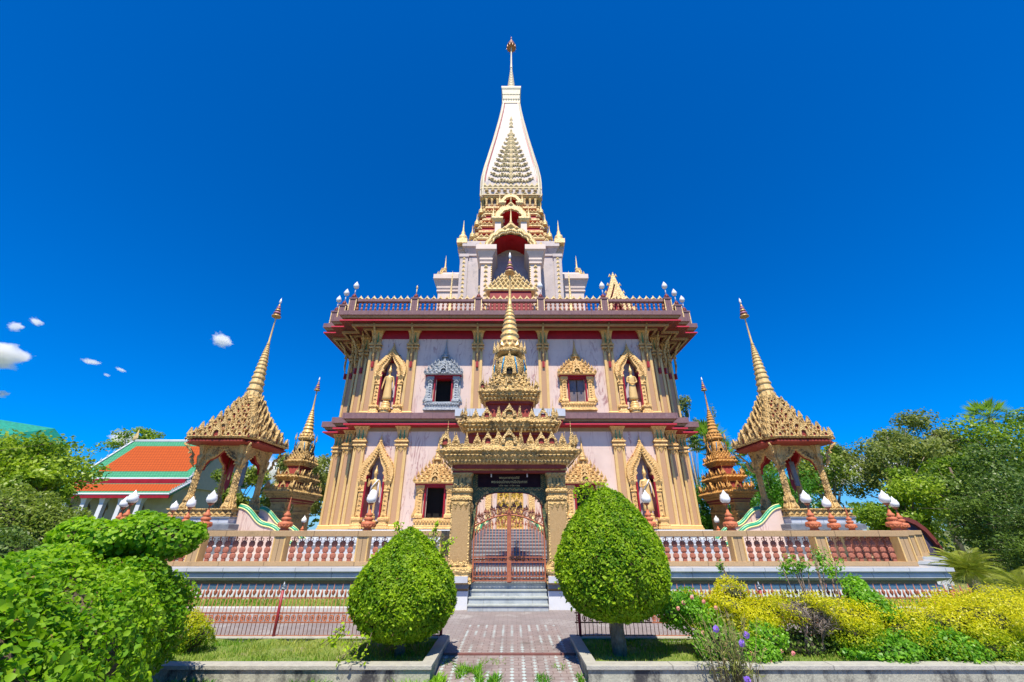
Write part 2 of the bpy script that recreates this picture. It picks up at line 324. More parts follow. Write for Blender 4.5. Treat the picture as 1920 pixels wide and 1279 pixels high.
def blades(name, x0, x1, y0, y1, z, n, h, m, keep=None, wd=.006, lean=.35):
    X = rng.uniform(x0, x1, n); Y = rng.uniform(y0, y1, n)
    if keep is not None: k = keep(X, Y); X = X[k]; Y = Y[k]
    n = len(X); a = rng.uniform(0, 2*math.pi, n); H = h*rng.uniform(.4, 1.2, n); le = rng.normal(0, lean, n)
    b = np.stack([X, Y, np.full(n, z)], 1); t = b+np.stack([np.cos(a)*le*H, np.sin(a)*le*H, H], 1); p = np.stack([-np.sin(a), np.cos(a), np.zeros(n)], 1)*wd
    mid = (b+t)/2+np.stack([np.zeros(n), np.zeros(n), H*.12], 1)
    V = np.stack([b-p, b+p, mid+p*.8, t, mid-p*.8], 1)
    me = bpy.data.meshes.new(name); me.vertices.add(n*5); me.vertices.foreach_set('co', V.reshape(-1).astype(np.float32))
    me.loops.add(n*5); me.loops.foreach_set('vertex_index', np.arange(n*5, dtype=np.int32)); me.polygons.add(n)
    me.polygons.foreach_set('loop_start', (np.arange(n)*5).astype(np.int32)); me.polygons.foreach_set('loop_total', np.full(n, 5, np.int32))
    at = me.attributes.new('var', 'FLOAT', 'POINT'); at.data.foreach_set('value', np.repeat(np.clip(.5+.5*np.sin(X*1.7+1)*np.cos(Y*2.3)+rng.normal(0, .25, n), 0, 1), 5).astype(np.float32))
    me.materials.append(m); me.update(calc_edges=True); o = bpy.data.objects.new(name, me); sc.collection.objects.link(o); return o
AX = -.1       # the temple's axis
# ================================================================== SETTING: ground, paths, platform
def paverm():
    m = mat('interlocking_pavers', (.29, .235, .225), (.215, .18, .175), 3.5, .85, 0, .25, 40, (.13, .11, .10), .9, .56)
    joints(m, .2, .1, (.13, .09, .08), .008, (0, 0, R(0)), .75)
    t = m.node_tree; n = t.nodes; l = t.links; b = n['Principled BSDF']      # pale mortar diamonds set between the pavers
    tc = n.new('ShaderNodeTexCoord'); sp = n.new('ShaderNodeSeparateXYZ'); l.new(tc.outputs['Object'], sp.inputs[0])
    def op(o, a, v=None, c=None):
        q = n.new('ShaderNodeMath'); q.operation = o; l.new(a, q.inputs[0])
        if c is not None: l.new(c, q.inputs[1])
        elif v is not None: q.inputs[1].default_value = v
        return q.outputs[0]
    fx = op('PINGPONG', sp.outputs[0], .0875); fy = op('PINGPONG', sp.outputs[1], .055)
    s1 = op('ADD', op('MULTIPLY', fx, 1.0), c=op('MULTIPLY', fy, .75)); lt = op('LESS_THAN', s1, .036)
    ns = n.new('ShaderNodeTexNoise'); ns.inputs['Scale'].default_value = 1.3; l.new(tc.outputs['Object'], ns.inputs['Vector'])
    mr = n.new('ShaderNodeMapRange'); mr.inputs[1].default_value = .40; mr.inputs[2].default_value = .58; mr.inputs[3].default_value = 0; mr.inputs[4].default_value = .8; l.new(ns.outputs['Fac'], mr.inputs[0])
    fac = op('MULTIPLY', lt, c=mr.outputs[0]); mx = n.new('ShaderNodeMix'); mx.data_type = 'RGBA'; l.new(fac, mx.inputs[0])
    l.new(b.inputs['Base Color'].links[0].from_socket, mx.inputs[6]); mx.inputs[7].default_value = (.42, .52, .52, 1); l.new(mx.outputs[2], b.inputs['Base Color']); return m
paver = paverm()
farpave = joints(mat('dusty_grey_pavers', (.27, .235, .23), (.20, .175, .17), 2.2, .85, 0, .2, 40, (.36, .34, .33), 1.1, .52), .2, .1, (.13, .10, .10), .007, (0, 0, 0), .6)
groundm = mat('ground_turf', (.12, .17, .04), (.20, .20, .08), .6, .95, 0, .4, 10, (.26, .22, .15), .3, .58)
g = MB(); nx = 40
g.box(-2500, 2500, -300, 4000, -.4, -.35)
struct(g.build('ground', groundm))
g = MB(); g.extr([(0, 0)]*0 or [(-12, -.34), (8.02, -.34), (8.02, -.018), (6.6, -.13), (-12, -.13)], -60, 60); g.v = [(y, x, z) for x, y, z in g.v]; struct(g.build('lower_pavement', paver))
g = MB(); g.box(-40, 40, 8.04, 14, -.34, 0); struct(g.build('upper_pavement', farpave))
g = MB(); g.add([(-.95, 8.05, .004), (.95, 8.05, .004), (.95, 10.2, .004), (-.95, 10.2, .004)], [(0, 1, 2, 3)]); struct(g.build('studded_pavement', paver))
# kerb across the path
g = MB(); g.box(-1.11, 1.03, 8.005, 8.038, -.13, .010); prop(g.build('kerb', mat('kerb_red', (.20, .08, .07), (.14, .06, .05), 8, .8), None, .008), kind='structure')
# grass strip with its white kerb before the platform
for sx in (-1, 1):
    g = MB(); x0, x1 = (-30, -2.0) if sx < 0 else (1.8, 30); g.box(x0, x1, 11.6, 14.0, .003, .1); struct(g.build('lawn_strip', soil))
    g = MB(); g.box(x0, x1, 11.45, 11.6, .002, .13); struct(g.build('lawn_kerb', mat('white_kerb', (.55, .55, .52), (.40, .40, .38), 5, .8), None, .01))
    o = blades('lawn_grass', x0*.62 if sx < 0 else x0, x1*.62 if sx > 0 else x1, 11.62, 13.2, .09, 9000, .10, lf_gras, wd=.008); prop(o, kind='stuff')
# platform: redented plan, grey marble ledge
def platfoot(o, yo=0):
    a = [(12.0+o, 13.05-o), (12.0+o, 15.6-o), (14.5+o, 15.6-o), (14.5+o, 18-o), (17+o, 18-o), (17+o, 50+o)]
    return [(x+AX, y) for x, y in a]+[(-x+AX, y) for x, y in reversed(a)]
def ploft(prof, name, ms, midx=None):
    m_ = MB(); m_.loft([[(x, y, z) for x, y in platfoot(o)] for o, z in prof], ms=midx); return m_.build(name, ms)
plat = ploft([(.10, -.1), (.10, .42), (.02, .44), (.02, .50), (.02, .505), (.18, .56), (.26, .62), (.26, .70), (.22, .74), (.34, .78), (.34, .865), (.34, .87), (-.4, .872)], 'terrace', [whitewall, tanrim, darkm, greym, deck], [0, 0, 1, 1, 2, 2, 3, 3, 3, 3, 3, 3, 4])
plat['kind'] = 'structure'
# forward plinth carrying the gate, with a slot for the steps
g = MB()
for a, b in ((-2.15, -1.03), (1.03, 2.15)):
    for q0, q1, z0, z1, k, e in ((11.95, 13.2, -.1, .40, 0, 0), (11.97, 13.2, .40, .46, 1, -.02), (11.9, 13.2, .46, .60, 2, .0), (11.78, 13.2, .60, .74, 3, .1)):
        g.box(a-(e if a < 0 else 0), b+(e if b > 2 else 0), q0, q1, z0, z1, k)
g.box(-1.03, 1.03, 12.62, 13.9, -.1, .545, 3)
o = g.build('gate_plinth', [whitewall, tanrim, darkm, greym]); o.location.x = AX; o['kind'] = 'structure'
# steps up to the gate
t = thing('entrance_steps', 'four worn grey marble steps leading up to the iron gate', 'steps', (AX, 11.75, 0))
for i in range(4):
    g = MB(); g.box(-1.0, 1.0, .22*i, 1.1, .001+.135*i, .135*(i+1)-.025, 0); g.box(-1.01, 1.01, .22*i-.025, 1.1, .135*(i+1)-.025, .135*(i+1), 1)
    g.build('step', [stepm, mat('step_nosing', (.42, .46, .44), (.32, .36, .35), 6, .4)], t)
stepnose = mat('dark_step_nosing', (.22, .23, .25), (.16, .17, .19), 6, .5)
# great stairs up to the door with flanking walls
t = thing('grand_staircase', 'long pale marble staircase climbing to the gilded temple door', 'staircase', (AX, 13.9, .0))
g = MB()
for k, (a, b) in enumerate(((-2.6, -.85), (-.15, .15), (.9, 2.6))): g.box(a, b, 0, .1, .56, .86)
g.box(-2.6, 2.6, .1, .4, .86, .93); g.box(-2.6, 2.6, .35, .4, .56, .86)
g.build('vented_riser', stairm, t)
g = MB(); g.box(-.85, .9, .1, .34, .55, .86); g.build('vent_black_fill', darkin, t)  # solid near-black box, the vents' shade is in its colour
ns = 9
for i in range(ns):
    y0 = 1.7+.53*i; z0 = .93+.103*i; w_ = 1.62-.075*i; g = MB(); g.box(-w_, w_, y0, 8.05, z0+.002, z0+.075, 0); g.box(-w_-.01, w_+.01, y0-.03, 8.04, z0+.075, z0+.103, 1); g.build('step', [stairm, stepnose], t)
for sx in (-1, 1):
    M0 = Matrix.Translation((sx*1.62, 1.7, 0)) @ Matrix.Rotation(sx*R(7.0), 4, 'Z')
    g = MB(); g.M = M0 @ Matrix.Rotation(R(90), 4, 'Z'); g.extr([(-.1, .9), (-.1, 1.28), (.8, 1.42), (4.4, 2.16), (5.2, 2.26), (5.2, .9)], -.10, .10); q = g.build('flank_wall', marble, t)
    W = [(0, -.1+5.3*i/40, 1.34+.94*i/40+.09*math.sin(i*.55)) for i in range(41)]
    g = MB(); g.M = M0; g.tube(W, .10, 8); g.build('wavy_handrail', greenp, t)
    g = MB(); g.M = M0; g.tube([(p[0], p[1], p[2]+.085) for p in W], .04, 6); g.build('handrail_rim', creamrim, t)
# ------------------------------------------------------------------ front and side balustrade on the platform
BAL = MB(); BAL.sq(0, 0, [(.055, .025, 0), (.055, .025, .07)]);
for k in range(3):
    z = .07+.19*k
    BAL.lathe(0, 0, [(.05, z), (.085, z+.04), (.092, z+.09), (.085, z+.15), (.05, z+.19)], 8, 0, False, R(22), 1, .40)
    for sx in (-1, 1): BAL.fix(sx*.03, -.035, z+.04, .06, .13, 0, 0, .3)
for sx in (-1, 1): BAL.tube([(0, 0, .62), (.07*sx, 0, .66), (.075*sx, 0, .72), (0, 0, .745)], .012, 4)
BAL.box(-.012, .012, -.012, .012, .62, .78)
balme = None
def balustrade(label, pts, bays, first_last=(True, True)):
    global balme
    t = thing('balustrade', label, 'balustrade', (pts[0][0], pts[0][1], .87)); X0, Y0 = pts[0]
    rail = MB(); base = MB(); nb = 0; done = set()
    for k in range(len(pts)-1):
        (xa, ya), (xb, yb) = pts[k], pts[k+1]; Ln = math.hypot(xb-xa, yb-ya); a = math.atan2(yb-ya, xb-xa); T = Matrix.Translation((xa-X0, ya-Y0, 0)) @ Matrix.Rotation(a, 4, 'Z')
        rail.M = T; base.M = T; e = .002*k
        rail.box(-.17+e, Ln+.17-e, -.17-e, .17+e, .77+e, .93+e); base.box(-.15+e, Ln+.15-e, -.15-e, .15+e, .003, .12+e)
        n = bays[k]
        for i in range(n+1):
            u = Ln*i/n; px, py = xa+(xb-xa)*i/n, ya+(yb-ya)*i/n
            if (round(px, 1), round(py, 1)) in done: continue
            done.add((round(px, 1), round(py, 1)))
            if (k == 0 and i == 0 and not first_last[0]) or (k == len(pts)-2 and i == n and not first_last[1]): continue
            p = MB(); p.sq(0, 0, [(.15, .13, .12), (.15, .13, .77)], 0); 
            for e1 in (-1, 1): p.box(e1*.155-.02, e1*.155+.02, -.155, .14, .12, .769, 1)
            q = p.build('post', [tan2, gold_plain], t); q.location = (px-X0, py-Y0, 0); q.rotation_euler = (0, 0, a)
        for i in range(n):
            m_ = max(2, int(round((Ln/n-.42)/.245)))
            for j in range(m_):
                if nb >= 98: break
                u = (Ln*i/n+.25+(Ln/n-.5)*(j+.5)/m_)
                if balme is None: q = BAL.build('baluster', rust2, t); balme = q.data
                else:
                    q = bpy.data.objects.new('baluster', balme); sc.collection.objects.link(q); adopt(q, t)
                v = T @ Vector((u, 0, .12)); q.location = v; q.rotation_euler = (0, 0, a); nb += 1; q.scale = (1, 1, .83)
    rail.build('cap_rail', tan2, t, .012); base.build('base_rail', tan2, t, .008); return t
rust2 = mat('rust_red_cast_baluster', (.42, .15, .10), (.30, .10, .06), 20, .6, 0, .5, 40, (.55, .30, .22), 6, .6)
balustrade('tan stone balustrade left of the gate with rust red balusters', [(-1.95, 13.3), (-11.75, 13.3), (-11.75, 15.8), (-14.2, 15.8), (-14.2, 18.2), (-16.7, 18.2)], [4, 1, 1, 1, 1])
balustrade('tan stone balustrade right of the gate with rust red balusters', [(1.75, 13.3), (11.55, 13.3), (11.55, 15.8), (14.0, 15.8), (14.0, 18.2), (16.5, 18.2)], [4, 1, 1, 1, 1])
def make_lamp(h=1.0):
    t = thing('lotus_lamp', 'x', 'lamp')
    u = MB(); u.lathe(0, 0, [(.14, 0), (.12, .04), (.10, .07), (.19, .13), (.21, .18), (.19, .23), (.10, .26), (.13, .29), (.14, .33), (.12, .36), (.07, .38), (.10, .41), (.105, .45), (.05, .50), (.03, .58)], 14)
    for k in range(12):
        a = k*math.pi/6; u.fix(.185*math.cos(a), .185*math.sin(a), .10, .09, .13, a+R(90), 0, .3)
    u.build('urn', terra, t)
    s = MB(); s.tube([(0, 0, .55), (0, 0, .72)], .022, 8); s.lathe(0, 0, [(.03, .70), (.08, .74), (.085, .77)], 10); s.build('stem', rust, t)
    gl = MB(); n = 12
    gl.lathe(0, 0, [(.07, .765), (.125, .80), (.15, .86), (.145, .92), (.11, .99), (.06, 1.06), (.02, 1.12), (.004, 1.15)], n)
    for k in range(8):
        a = k*math.pi/4; gl.fix(.105*math.cos(a), .105*math.sin(a), .79, .10, .25, a+R(90), 0, .35, lean=.1)
    gl.build('globe', glassw, t); return t
lamp0 = make_lamp(); LG = 'white lotus lamps on the terrace balustrade posts'
spots = [(-4.35, 'left', 'white lotus lamp in front of the lower left statue niche'), (4.15, 'right', 'white lotus lamp on terracotta urn before the lower right statue niche, above the large topiary'),
         (-9.3, '', 'white lotus lamp on urn below the left pavilion columns'), (9.1, '', 'white lotus lamp on urn below the right pavilion columns'), (6.6, '', 'white lotus lamp on urn in front of the small right gate tower'),
         (11.55, '', 'white lotus lamp on the front corner post right of the right pavilion'), (-11.75, '', 'white lotus lamp on the front corner post left of the left pavilion')]
first = True
def put_lamp(x, y, label, z=1.8, s=1, lean=0):
    global first
    if first: o = lamp0; first = False
    else: o = dup(lamp0)
    o.location = (x, y, z); o['label'] = label; o['group'] = LG; o.scale = (s,)*3; o.rotation_euler = (0, lean, random.random()); return o
for x, _, lb in spots: put_lamp(x, 13.3, lb)
put_lamp(11.55, 15.8, 'white lotus lamp nearest the right foot of the right pavilion', lean=-.06)
put_lamp(-11.75, 15.8, 'white lotus lamp nearest the left foot of the left pavilion')
put_lamp(14.0, 15.8, 'smaller lotus lamp behind the right front corner lamp')
put_lamp(-14.2, 15.8, 'outer left lotus lamp seen before the orange roofed hall, the lower one')
put_lamp(-14.2, 18.2, 'lotus lamp set back beside the left pavilion foot, partly hidden')
u = dup(kids(lamp0)[0]); u.name = 'urn_finial'; prop(u, 'terracotta urn finial with spike and no globe, left of the small left gate tower', 'urn'); u.location = (-6.85, 13.3, 1.8)
g = MB(); g.lathe(0, 0, [(.05, .5), (.03, .6), (.045, .63), (.012, .85), (.004, .95)], 8); adopt(g.build('spike', terra), u)
u2 = dup(u, label='terracotta urn with a broken lamp stem, right of the right pavilion'); u2.location = (14.0, 18.2, 1.8)
#@@BUILDING
# ================================================================== THE TOWER TEMPLE
T0 = thing('temple_tower', 'tall white spired temple tower with pink marble walls and gold trim', 'temple', (AX, 32.4, 0))
FR = -10.4
WD, WN = 1.0, 2            # wall redents
def wf(o): return foot(10.4+o, 10.4+o, WD, WN)
def ploft2(prof, name, mats, ms, parent=T0, d=WD):
    m_ = MB(); m_.loft([[(x, y, z) for x, y in foot(10.4+o, 10.4+o, d, WN)] for o, z in prof], ms=ms); return m_.build(name, mats, parent)
ploft2([(1.6, .875), (1.6, 1.0), (1.45, 1.02), (1.45, 1.2), (1.3, 1.22), (1.0, 1.3), (1.0, 1.42), (.7, 1.5), (.7, 1.62), (.42, 1.7), (.42, 1.84), (-.3, 1.85)], 'plinth', [greym, darkm, whitewall], [0, 0, 1, 2, 1, 0, 0, 1, 2, 2, 0, 0])
def wall(z0, z1, holes, name):
    m_ = MB(); pts = wf(0); n = len(pts)
    for i in range(n):
        a, b = pts[i], pts[(i+1) % n]
        if abs(a[1]-FR) < .01 and abs(b[1]-FR) < .01:
            xs = sorted({min(a[0], b[0]), max(a[0], b[0]), *[h[0] for h in holes], *[h[1] for h in holes]}); zs = sorted({z0, z1, *[h[2] for h in holes], *[h[3] for h in holes]})
            for p in range(len(xs)-1):
                for q in range(len(zs)-1):
                    cx, cz = (xs[p]+xs[p+1])/2, (zs[q]+zs[q+1])/2
                    if any(h[0] < cx < h[1] and h[2] < cz < h[3] for h in holes): continue
                    m_.add([(xs[p], FR, zs[q]), (xs[p+1], FR, zs[q]), (xs[p+1], FR, zs[q+1]), (xs[p], FR, zs[q+1])], [(0, 1, 2, 3)])
        else: m_.add([(a[0], a[1], z0), (b[0], b[1], z0), (b[0], b[1], z1), (a[0], a[1], z1)], [(0, 1, 2, 3)])
    return m_.build(name, marble, T0)
WX, NX = 3.85, 6.98
wl = [(-WX-.46, -WX+.46, 2.36, 3.9), (WX-.46, WX+.46, 2.36, 3.9), (-.68, .68, 1.8, 4.7), (-NX-.42, -NX+.42, 2.3, 5.3), (NX-.42, NX+.42, 2.3, 5.3)]
wu = [(-WX-.46, -WX+.46, 8.36, 9.8), (WX-.46, WX+.46, 8.36, 9.8), (-NX-.42, -NX+.42, 8.4, 11.3), (NX-.42, NX+.42, 8.4, 11.3)]
wall(1.85, 7.0, wl, 'lower_wall'); wall(7.6, 12.97, wu, 'upper_wall')
# red frieze and its scalloped fringe under the eaves
for nm, z0, z1, mm in (('red_frieze', 12.35, 12.95, red), ('cornice_frieze', 6.72, 6.96, tanrim)):
    m_ = MB(); m_.loft([[(x, y, z0) for x, y in wf(.03)], [(x, y, z1) for x, y in wf(.03)]]); m_.build(nm, mm, T0)
# middle cornice (plum granite over red), with the forward balcony over the door
ploft2([(.02, 6.93), (.50, 6.96), (.57, 6.97), (.57, 7.04), (.36, 7.05), (.36, 7.14), (.50, 7.16), (.50, 7.27), (.66, 7.29), (.66, 7.60), (.0, 7.61)], 'middle_cornice', [red, redl, purple, tanrim], [0, 0, 1, 0, 2, 3, 3, 2, 2, 2], d=.98)
m_ = MB(); m_.box(-2.95, 2.95, FR-1.05, FR-.5, 7.32, 7.72, 1); m_.box(-2.9, 2.9, FR-1.0, FR-.45, 7.14, 7.318, 2); m_.box(-2.8, 2.8, FR-.95, FR-.3, 6.98, 7.138, 0); m_.build('balcony_slab', [red, greym, tanrim], T0)
# upper eaves
E1 = 11.75-10.4
ploft2([(.02, 12.93), (.5, 12.90), (1.0, 13.0), (E1-.12, 12.95), (E1-.07, 12.955), (E1-.07, 13.03), (E1-.38, 13.04), (E1-.38, 13.16), (E1-.14, 13.18), (E1-.10, 13.30), (E1, 13.32), (E1, 13.60), (.2, 13.62)],
       'eaves', [soffit, redl, red, tanrim, purple], [0, 0, 0, 2, 1, 2, 2, 3, 3, 4, 4, 4], d=.82)
m_ = MB()   # gilded soffit ribs + red beams
for a, b in ((.28, .42), (E1-.55, E1-.42)):
    A = foot(10.4+a, 10.4+a, .95, 2); B = foot(10.4+b, 10.4+b, .95, 2); n = len(A)
    z = 12.80 if a < 1 else 12.90
    vs = [(x, y, z) for x, y in A]+[(x, y, z) for x, y in B]+[(x, y, z+.13) for x, y in A]+[(x, y, z+.13) for x, y in B]
    m_.add(vs, [f for i in range(n) for f in ((i, (i+1) % n, n+(i+1) % n, n+i), (n+i, n+(i+1) % n, 3*n+(i+1) % n, 3*n+i), (i, 2*n+i, 2*n+(i+1) % n, (i+1) % n))], 0 if a < 1 else 1)
m_.build('soffit_moulding', [tanrim, red], T0)
# pilasters
def pilaster(w, z0, z1, cap):
    """one pilaster, facing -y, standing at the origin"""
    s = MB(); h = w/2; e = .10*w/.65
    for a in (-h, h-e*1.6): s.box(a, a+e*1.6, -.17, .10, z0+.22, z1-cap)
    s.sq(0, .02, [(h+.10, .26, z0), (h+.10, .26, z0+.07), (h+.06, .22, z0+.09), (h+.06, .22, z0+.17), (h+.02, .19, z0+.22)])
    for k in (-1, 1):
        for j in range(2): s.fix(k*(h-e*.8)*(1-.0*j), -.18, z1-cap-.02, e*1.6, -.30, 0, 0)
    root = s.build('pilaster', gold_plain, T0)
    p = MB(); p.box(-h+e*1.6, h-e*1.6, -.125, .10, z0+.2, z1-cap); p.build('panel', tan, root)
    c = MB(); zc = z1-cap
    for k, (q, m) in enumerate(((.05, 0), (.0, 1), (.07, 0))): c.sq(0, .02, [(h+q, .20+q, zc+.10*k), (h+q+.02, .21+q, zc+.10*k+.05), (h+q, .20+q, zc+.10*k+.098)], m)
    zb = zc+.30; zt = z1
    c.sq(0, .02, [(h-.03, .17, zb), (h-.01, .18, zb+(zt-zb)*.5), (h+.05, .24, zb+(zt-zb)*.8), (h+.14, .34, zt)], 0)
    n = 3
    for k in range(n):
        x = (k-(n-1)/2)*w*.36; c.fix(x, -.175, zb, w*.36, .34, 0, 0, .3)
        c.fix(x, -.235, zt-.01, w*.33, -.30, 0, 0, .3)
    for x in (-w*.18, w*.18): c.box(x-.016, x+.016, -.215, 0, zb+.06, zt-.2, 2)
    c.fix(0, -.15, zc, w*.62, -.36, 0, 0, .1); c.build('capital', [gold, tanrim, greenp], root)
    return root
front = [(-8.1, 0), (-5.85, 0), (-1.95, 0), (1.95, 0), (5.85, 0), (8.1, 0)]
corners = []
for sx in (-1, 1):
    corners += [(sx*9.12, FR+1.0, 0), (sx*10.12, FR+2.0, 0)]
    corners += [(sx*10.3, yy, sx*R(90)) for yy in (-5.85, -1.95, 1.95, 5.85, 8.1)]
for (z0, z1, cap) in ((1.85, 6.96, 1.05), (7.6, 12.92, 1.25)):
    big = pilaster(.58, z0, z1, cap); big.location = (-8.1, FR, 0)
    for x, _ in front[1:]: dup(big, T0, None, (x, FR, 0))
    for x, y, a in corners:
        q = dup(big, T0, None, (x, y, 0), a); q.scale = (.86, 1, 1)
# brackets under the eaves
br = MB(); br.tube([(0, -.20, 10.75), (0, -.30, 11.3), (0, -.28, 11.9), (0, -.55, 12.5), (0, -1.0, 12.95)], [.03, .075, .06, .07, .05], 6)
for k in range(6): br.fix(0, -.3-.03*k*k*.6, 11.2+.28*k, .12, .3, R(90), 0, .4)
br.box(-.07, .07, -.24, 0, 10.45, 10.8, 1)
b0 = br.build('eaves_bracket', [gold_old, curtain], T0); b0.location = (-8.1, FR, 0)
for x, _ in front[1:]: dup(b0, T0, None, (x, FR, 0))
for x, y, a in corners: dup(b0, T0, None, (x, y, 0), a)
for sx in (-1, 1): dup(b0, T0, None, (sx*9.38, FR+1.02, 0), sx*R(45)); dup(b0, T0, None, (sx*10.38, FR+2.02, 0), sx*R(45))
# ------------------------------------------------------------------ windows
def window(G, open_dark, sc1):
    """window set, facing -y; opening 0.92 x 1.5 m; G = metalwork colour"""
    f = MB()
    f.sq(0, 0, [(1.03, .30, .0), (1.03, .30, .06), (.97, .26, .10), (.97, .26, .16), (.90, .22, .2), (.90, .22, .3), (.98, .27, .36), (.98, .27, .42), (.84, .2, .45), (.84, .2, .5)])
    f.row(-.9, -.27, .9, -.27, .28, 13, .13, .12, 0)
    for sx in (-1, 1):
        f.sq(sx*.74, -.03, [(.20, .22, .5), (.20, .22, .62), (.13, .15, .70), (.12, .14, 1.62), (.16, .18, 1.66), (.12, .14, 1.72), (.20, .22, 1.84), (.20, .22, 2.0)])
        f.sq(sx*.93, .0, [(.09, .12, .5), (.06, .08, .6), (.06, .08, 1.8), (.1, .12, 2.0)])
        for k in range(6): f.fix(sx*.74, -.175, .72+.15*k, .15, .16, 0, 0, .3)
        f.fix(sx*.98, -.08, .5, .28, .5, R(0), 0, .3); f.fix(sx*.74, -.2, 1.68, .22, .25, 0, 0, .3)
    root = f.build('window', G, T0)
    r = MB()   # reveal
    r.box(-.54, -.46, -.14, .34, .5, 2.0); r.box(.46, .54, -.14, .34, .5, 2.0); r.box(-.54, .54, -.16, .34, 1.9, 2.06); r.box(-.54, .54, -.1, .34, .46, .5, 1)
    r.box(-.459, -.43, .05, .12, .5, 1.9, 1); r.box(.43, .459, .05, .12, .5, 1.9, 1)
    r.build('window_reveal', [red, marble], root)
    p = MB(); z = 2.06; hw, dp = 1.10, .42
    p.box(-1.02, 1.02, -.30, .05, 2.0, 2.08, 1)
    for k in range(6):
        s = 1-k*.155; h = .19+(.02 if k == 0 else 0)
        p.sq(0, 0, [((hw-.10)*s, (dp-.08)*s, z), (hw*s, dp*s, z+.05), (hw*s, dp*s, z+.10), ((hw-.07)*s, (dp-.06)*s, z+.13), ((hw-.09)*s, (dp-.08)*s, z+h)], 0)
        n = max(2, int(9*s)); p.row(-(hw-.06)*s, -(dp-.02)*s, (hw-.06)*s, -(dp-.02)*s, z+.10, n, .20*(1-.06*k), .30, 0, 0, 'f', .25)
        for sx in (-1, 1): p.fix(sx*(hw-.02)*s, -(dp-.1)*s, z+.08, .16, .34, sx*R(60), 0)
        if k < 4: p.kudu(0, -(dp+.02)*s, z+.08, .42*s+.1, .42, 0, 0, 0)
        z += h
    p.lathe(0, -.05, [(.22, z), (.24, z+.04), (.16, z+.10), (.18, z+.16), (.20, z+.2), (.13, z+.3), (.14, z+.36), (.10, z+.45), (.11, z+.5), (.07, z+.62), (.05, z+.75), (.02, z+1.05), (.004, z+1.25)], 10)
    p.build('pediment', [G, red], root)
    return root
sl = lambda o, v: setattr(o, 'scale', v)
wa = window(gold, 1, 1); wa.location = (WX, FR, 7.86)
wb = dup(wa, T0, None, (-WX, FR, 1.86)); wc = dup(wa, T0, None, (WX, FR, 1.86)); sl(wb, (1, 1, 1.03)); sl(wc, (1, 1, 1.03))
wd_ = window(silver, 1, 1); wd_.location = (-WX, FR, 7.86); wd_['label'] = 'silver grey carved window'
# shutters in the upper right window
m_ = MB()
for a, b in ((-.43, -.02), (.02, .43)):
    m_.box(a, b, .10, .13, .5, 1.9, 0); m_.box(a+.05, b-.05, .085, .10, .56, 1.15, 1); m_.box(a+.05, b-.05, .085, .10, 1.22, 1.84, 1)
o = m_.build('shutter', [mat('grey_brown_frame', (.20, .15, .14), (.15, .11, .10), 4, .4), mat('dusty_glass', (.12, .11, .13), (.22, .17, .15), 2, .12)], wa)
# near-black box behind the windows, the unlit room put into its colour
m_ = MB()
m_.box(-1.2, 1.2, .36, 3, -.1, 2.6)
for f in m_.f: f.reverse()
q = m_.build('black_room_box', darkin, wa)
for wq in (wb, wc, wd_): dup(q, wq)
# door
d = MB(); d.box(-.86, -.68, -.16, .4, 1.85, 4.8); d.box(.68, .86, -.16, .4, 1.85, 4.8); d.box(-.86, .86, -.16, .4, 4.6, 4.8)
q = d.build('door_frame', marble, T0); q.location = (0, FR, 0)
for sx in (-1, 1):
    d = MB(); a, b = sorted((sx*.015, sx*.68)); d.box(a, b, .10, .15, 1.86, 4.6, 0)
    for k in range(5):
        zz = 2.0+.52*k
        for j in range(3): d.fix(sx*(.14+.2*j), .09, zz+(.12 if j == 1 else 0), .2, .36, 0, 1, .3)
    d.box(a, b, .07, .11, 1.86, 1.93, 1); d.box(a, a+.05, .06, .11, 1.86, 4.6, 1); d.box(b-.05, b, .06, .11, 1.86, 4.6, 1)
    q = d.build('door_leaf', [doorgold, gold_plain], T0); q.location = (0, FR, 0)
d = MB()
for sx in (-1, 1): d.sq(sx*1.1, -.06, [(.22, .26, 1.85), (.22, .26, 2.1), (.15, .18, 2.25), (.15, .18, 4.3), (.24, .28, 4.6), (.24, .28, 4.9)])
z = 4.9
for k in range(5):
    s = 1-.17*k; d.sq(0, 0, [(1.4*s, .5*s, z), (1.5*s, .6*s, z+.08), (1.5*s, .6*s, z+.16), (1.3*s, .45*s, z+.22)]); d.row(-1.4*s, -.55*s, 1.4*s, -.55*s, z+.15, 9-k, .24, .3, 0); z += .22
q = d.build('door_surround', gold, T0); q.location = (0, FR, 0)
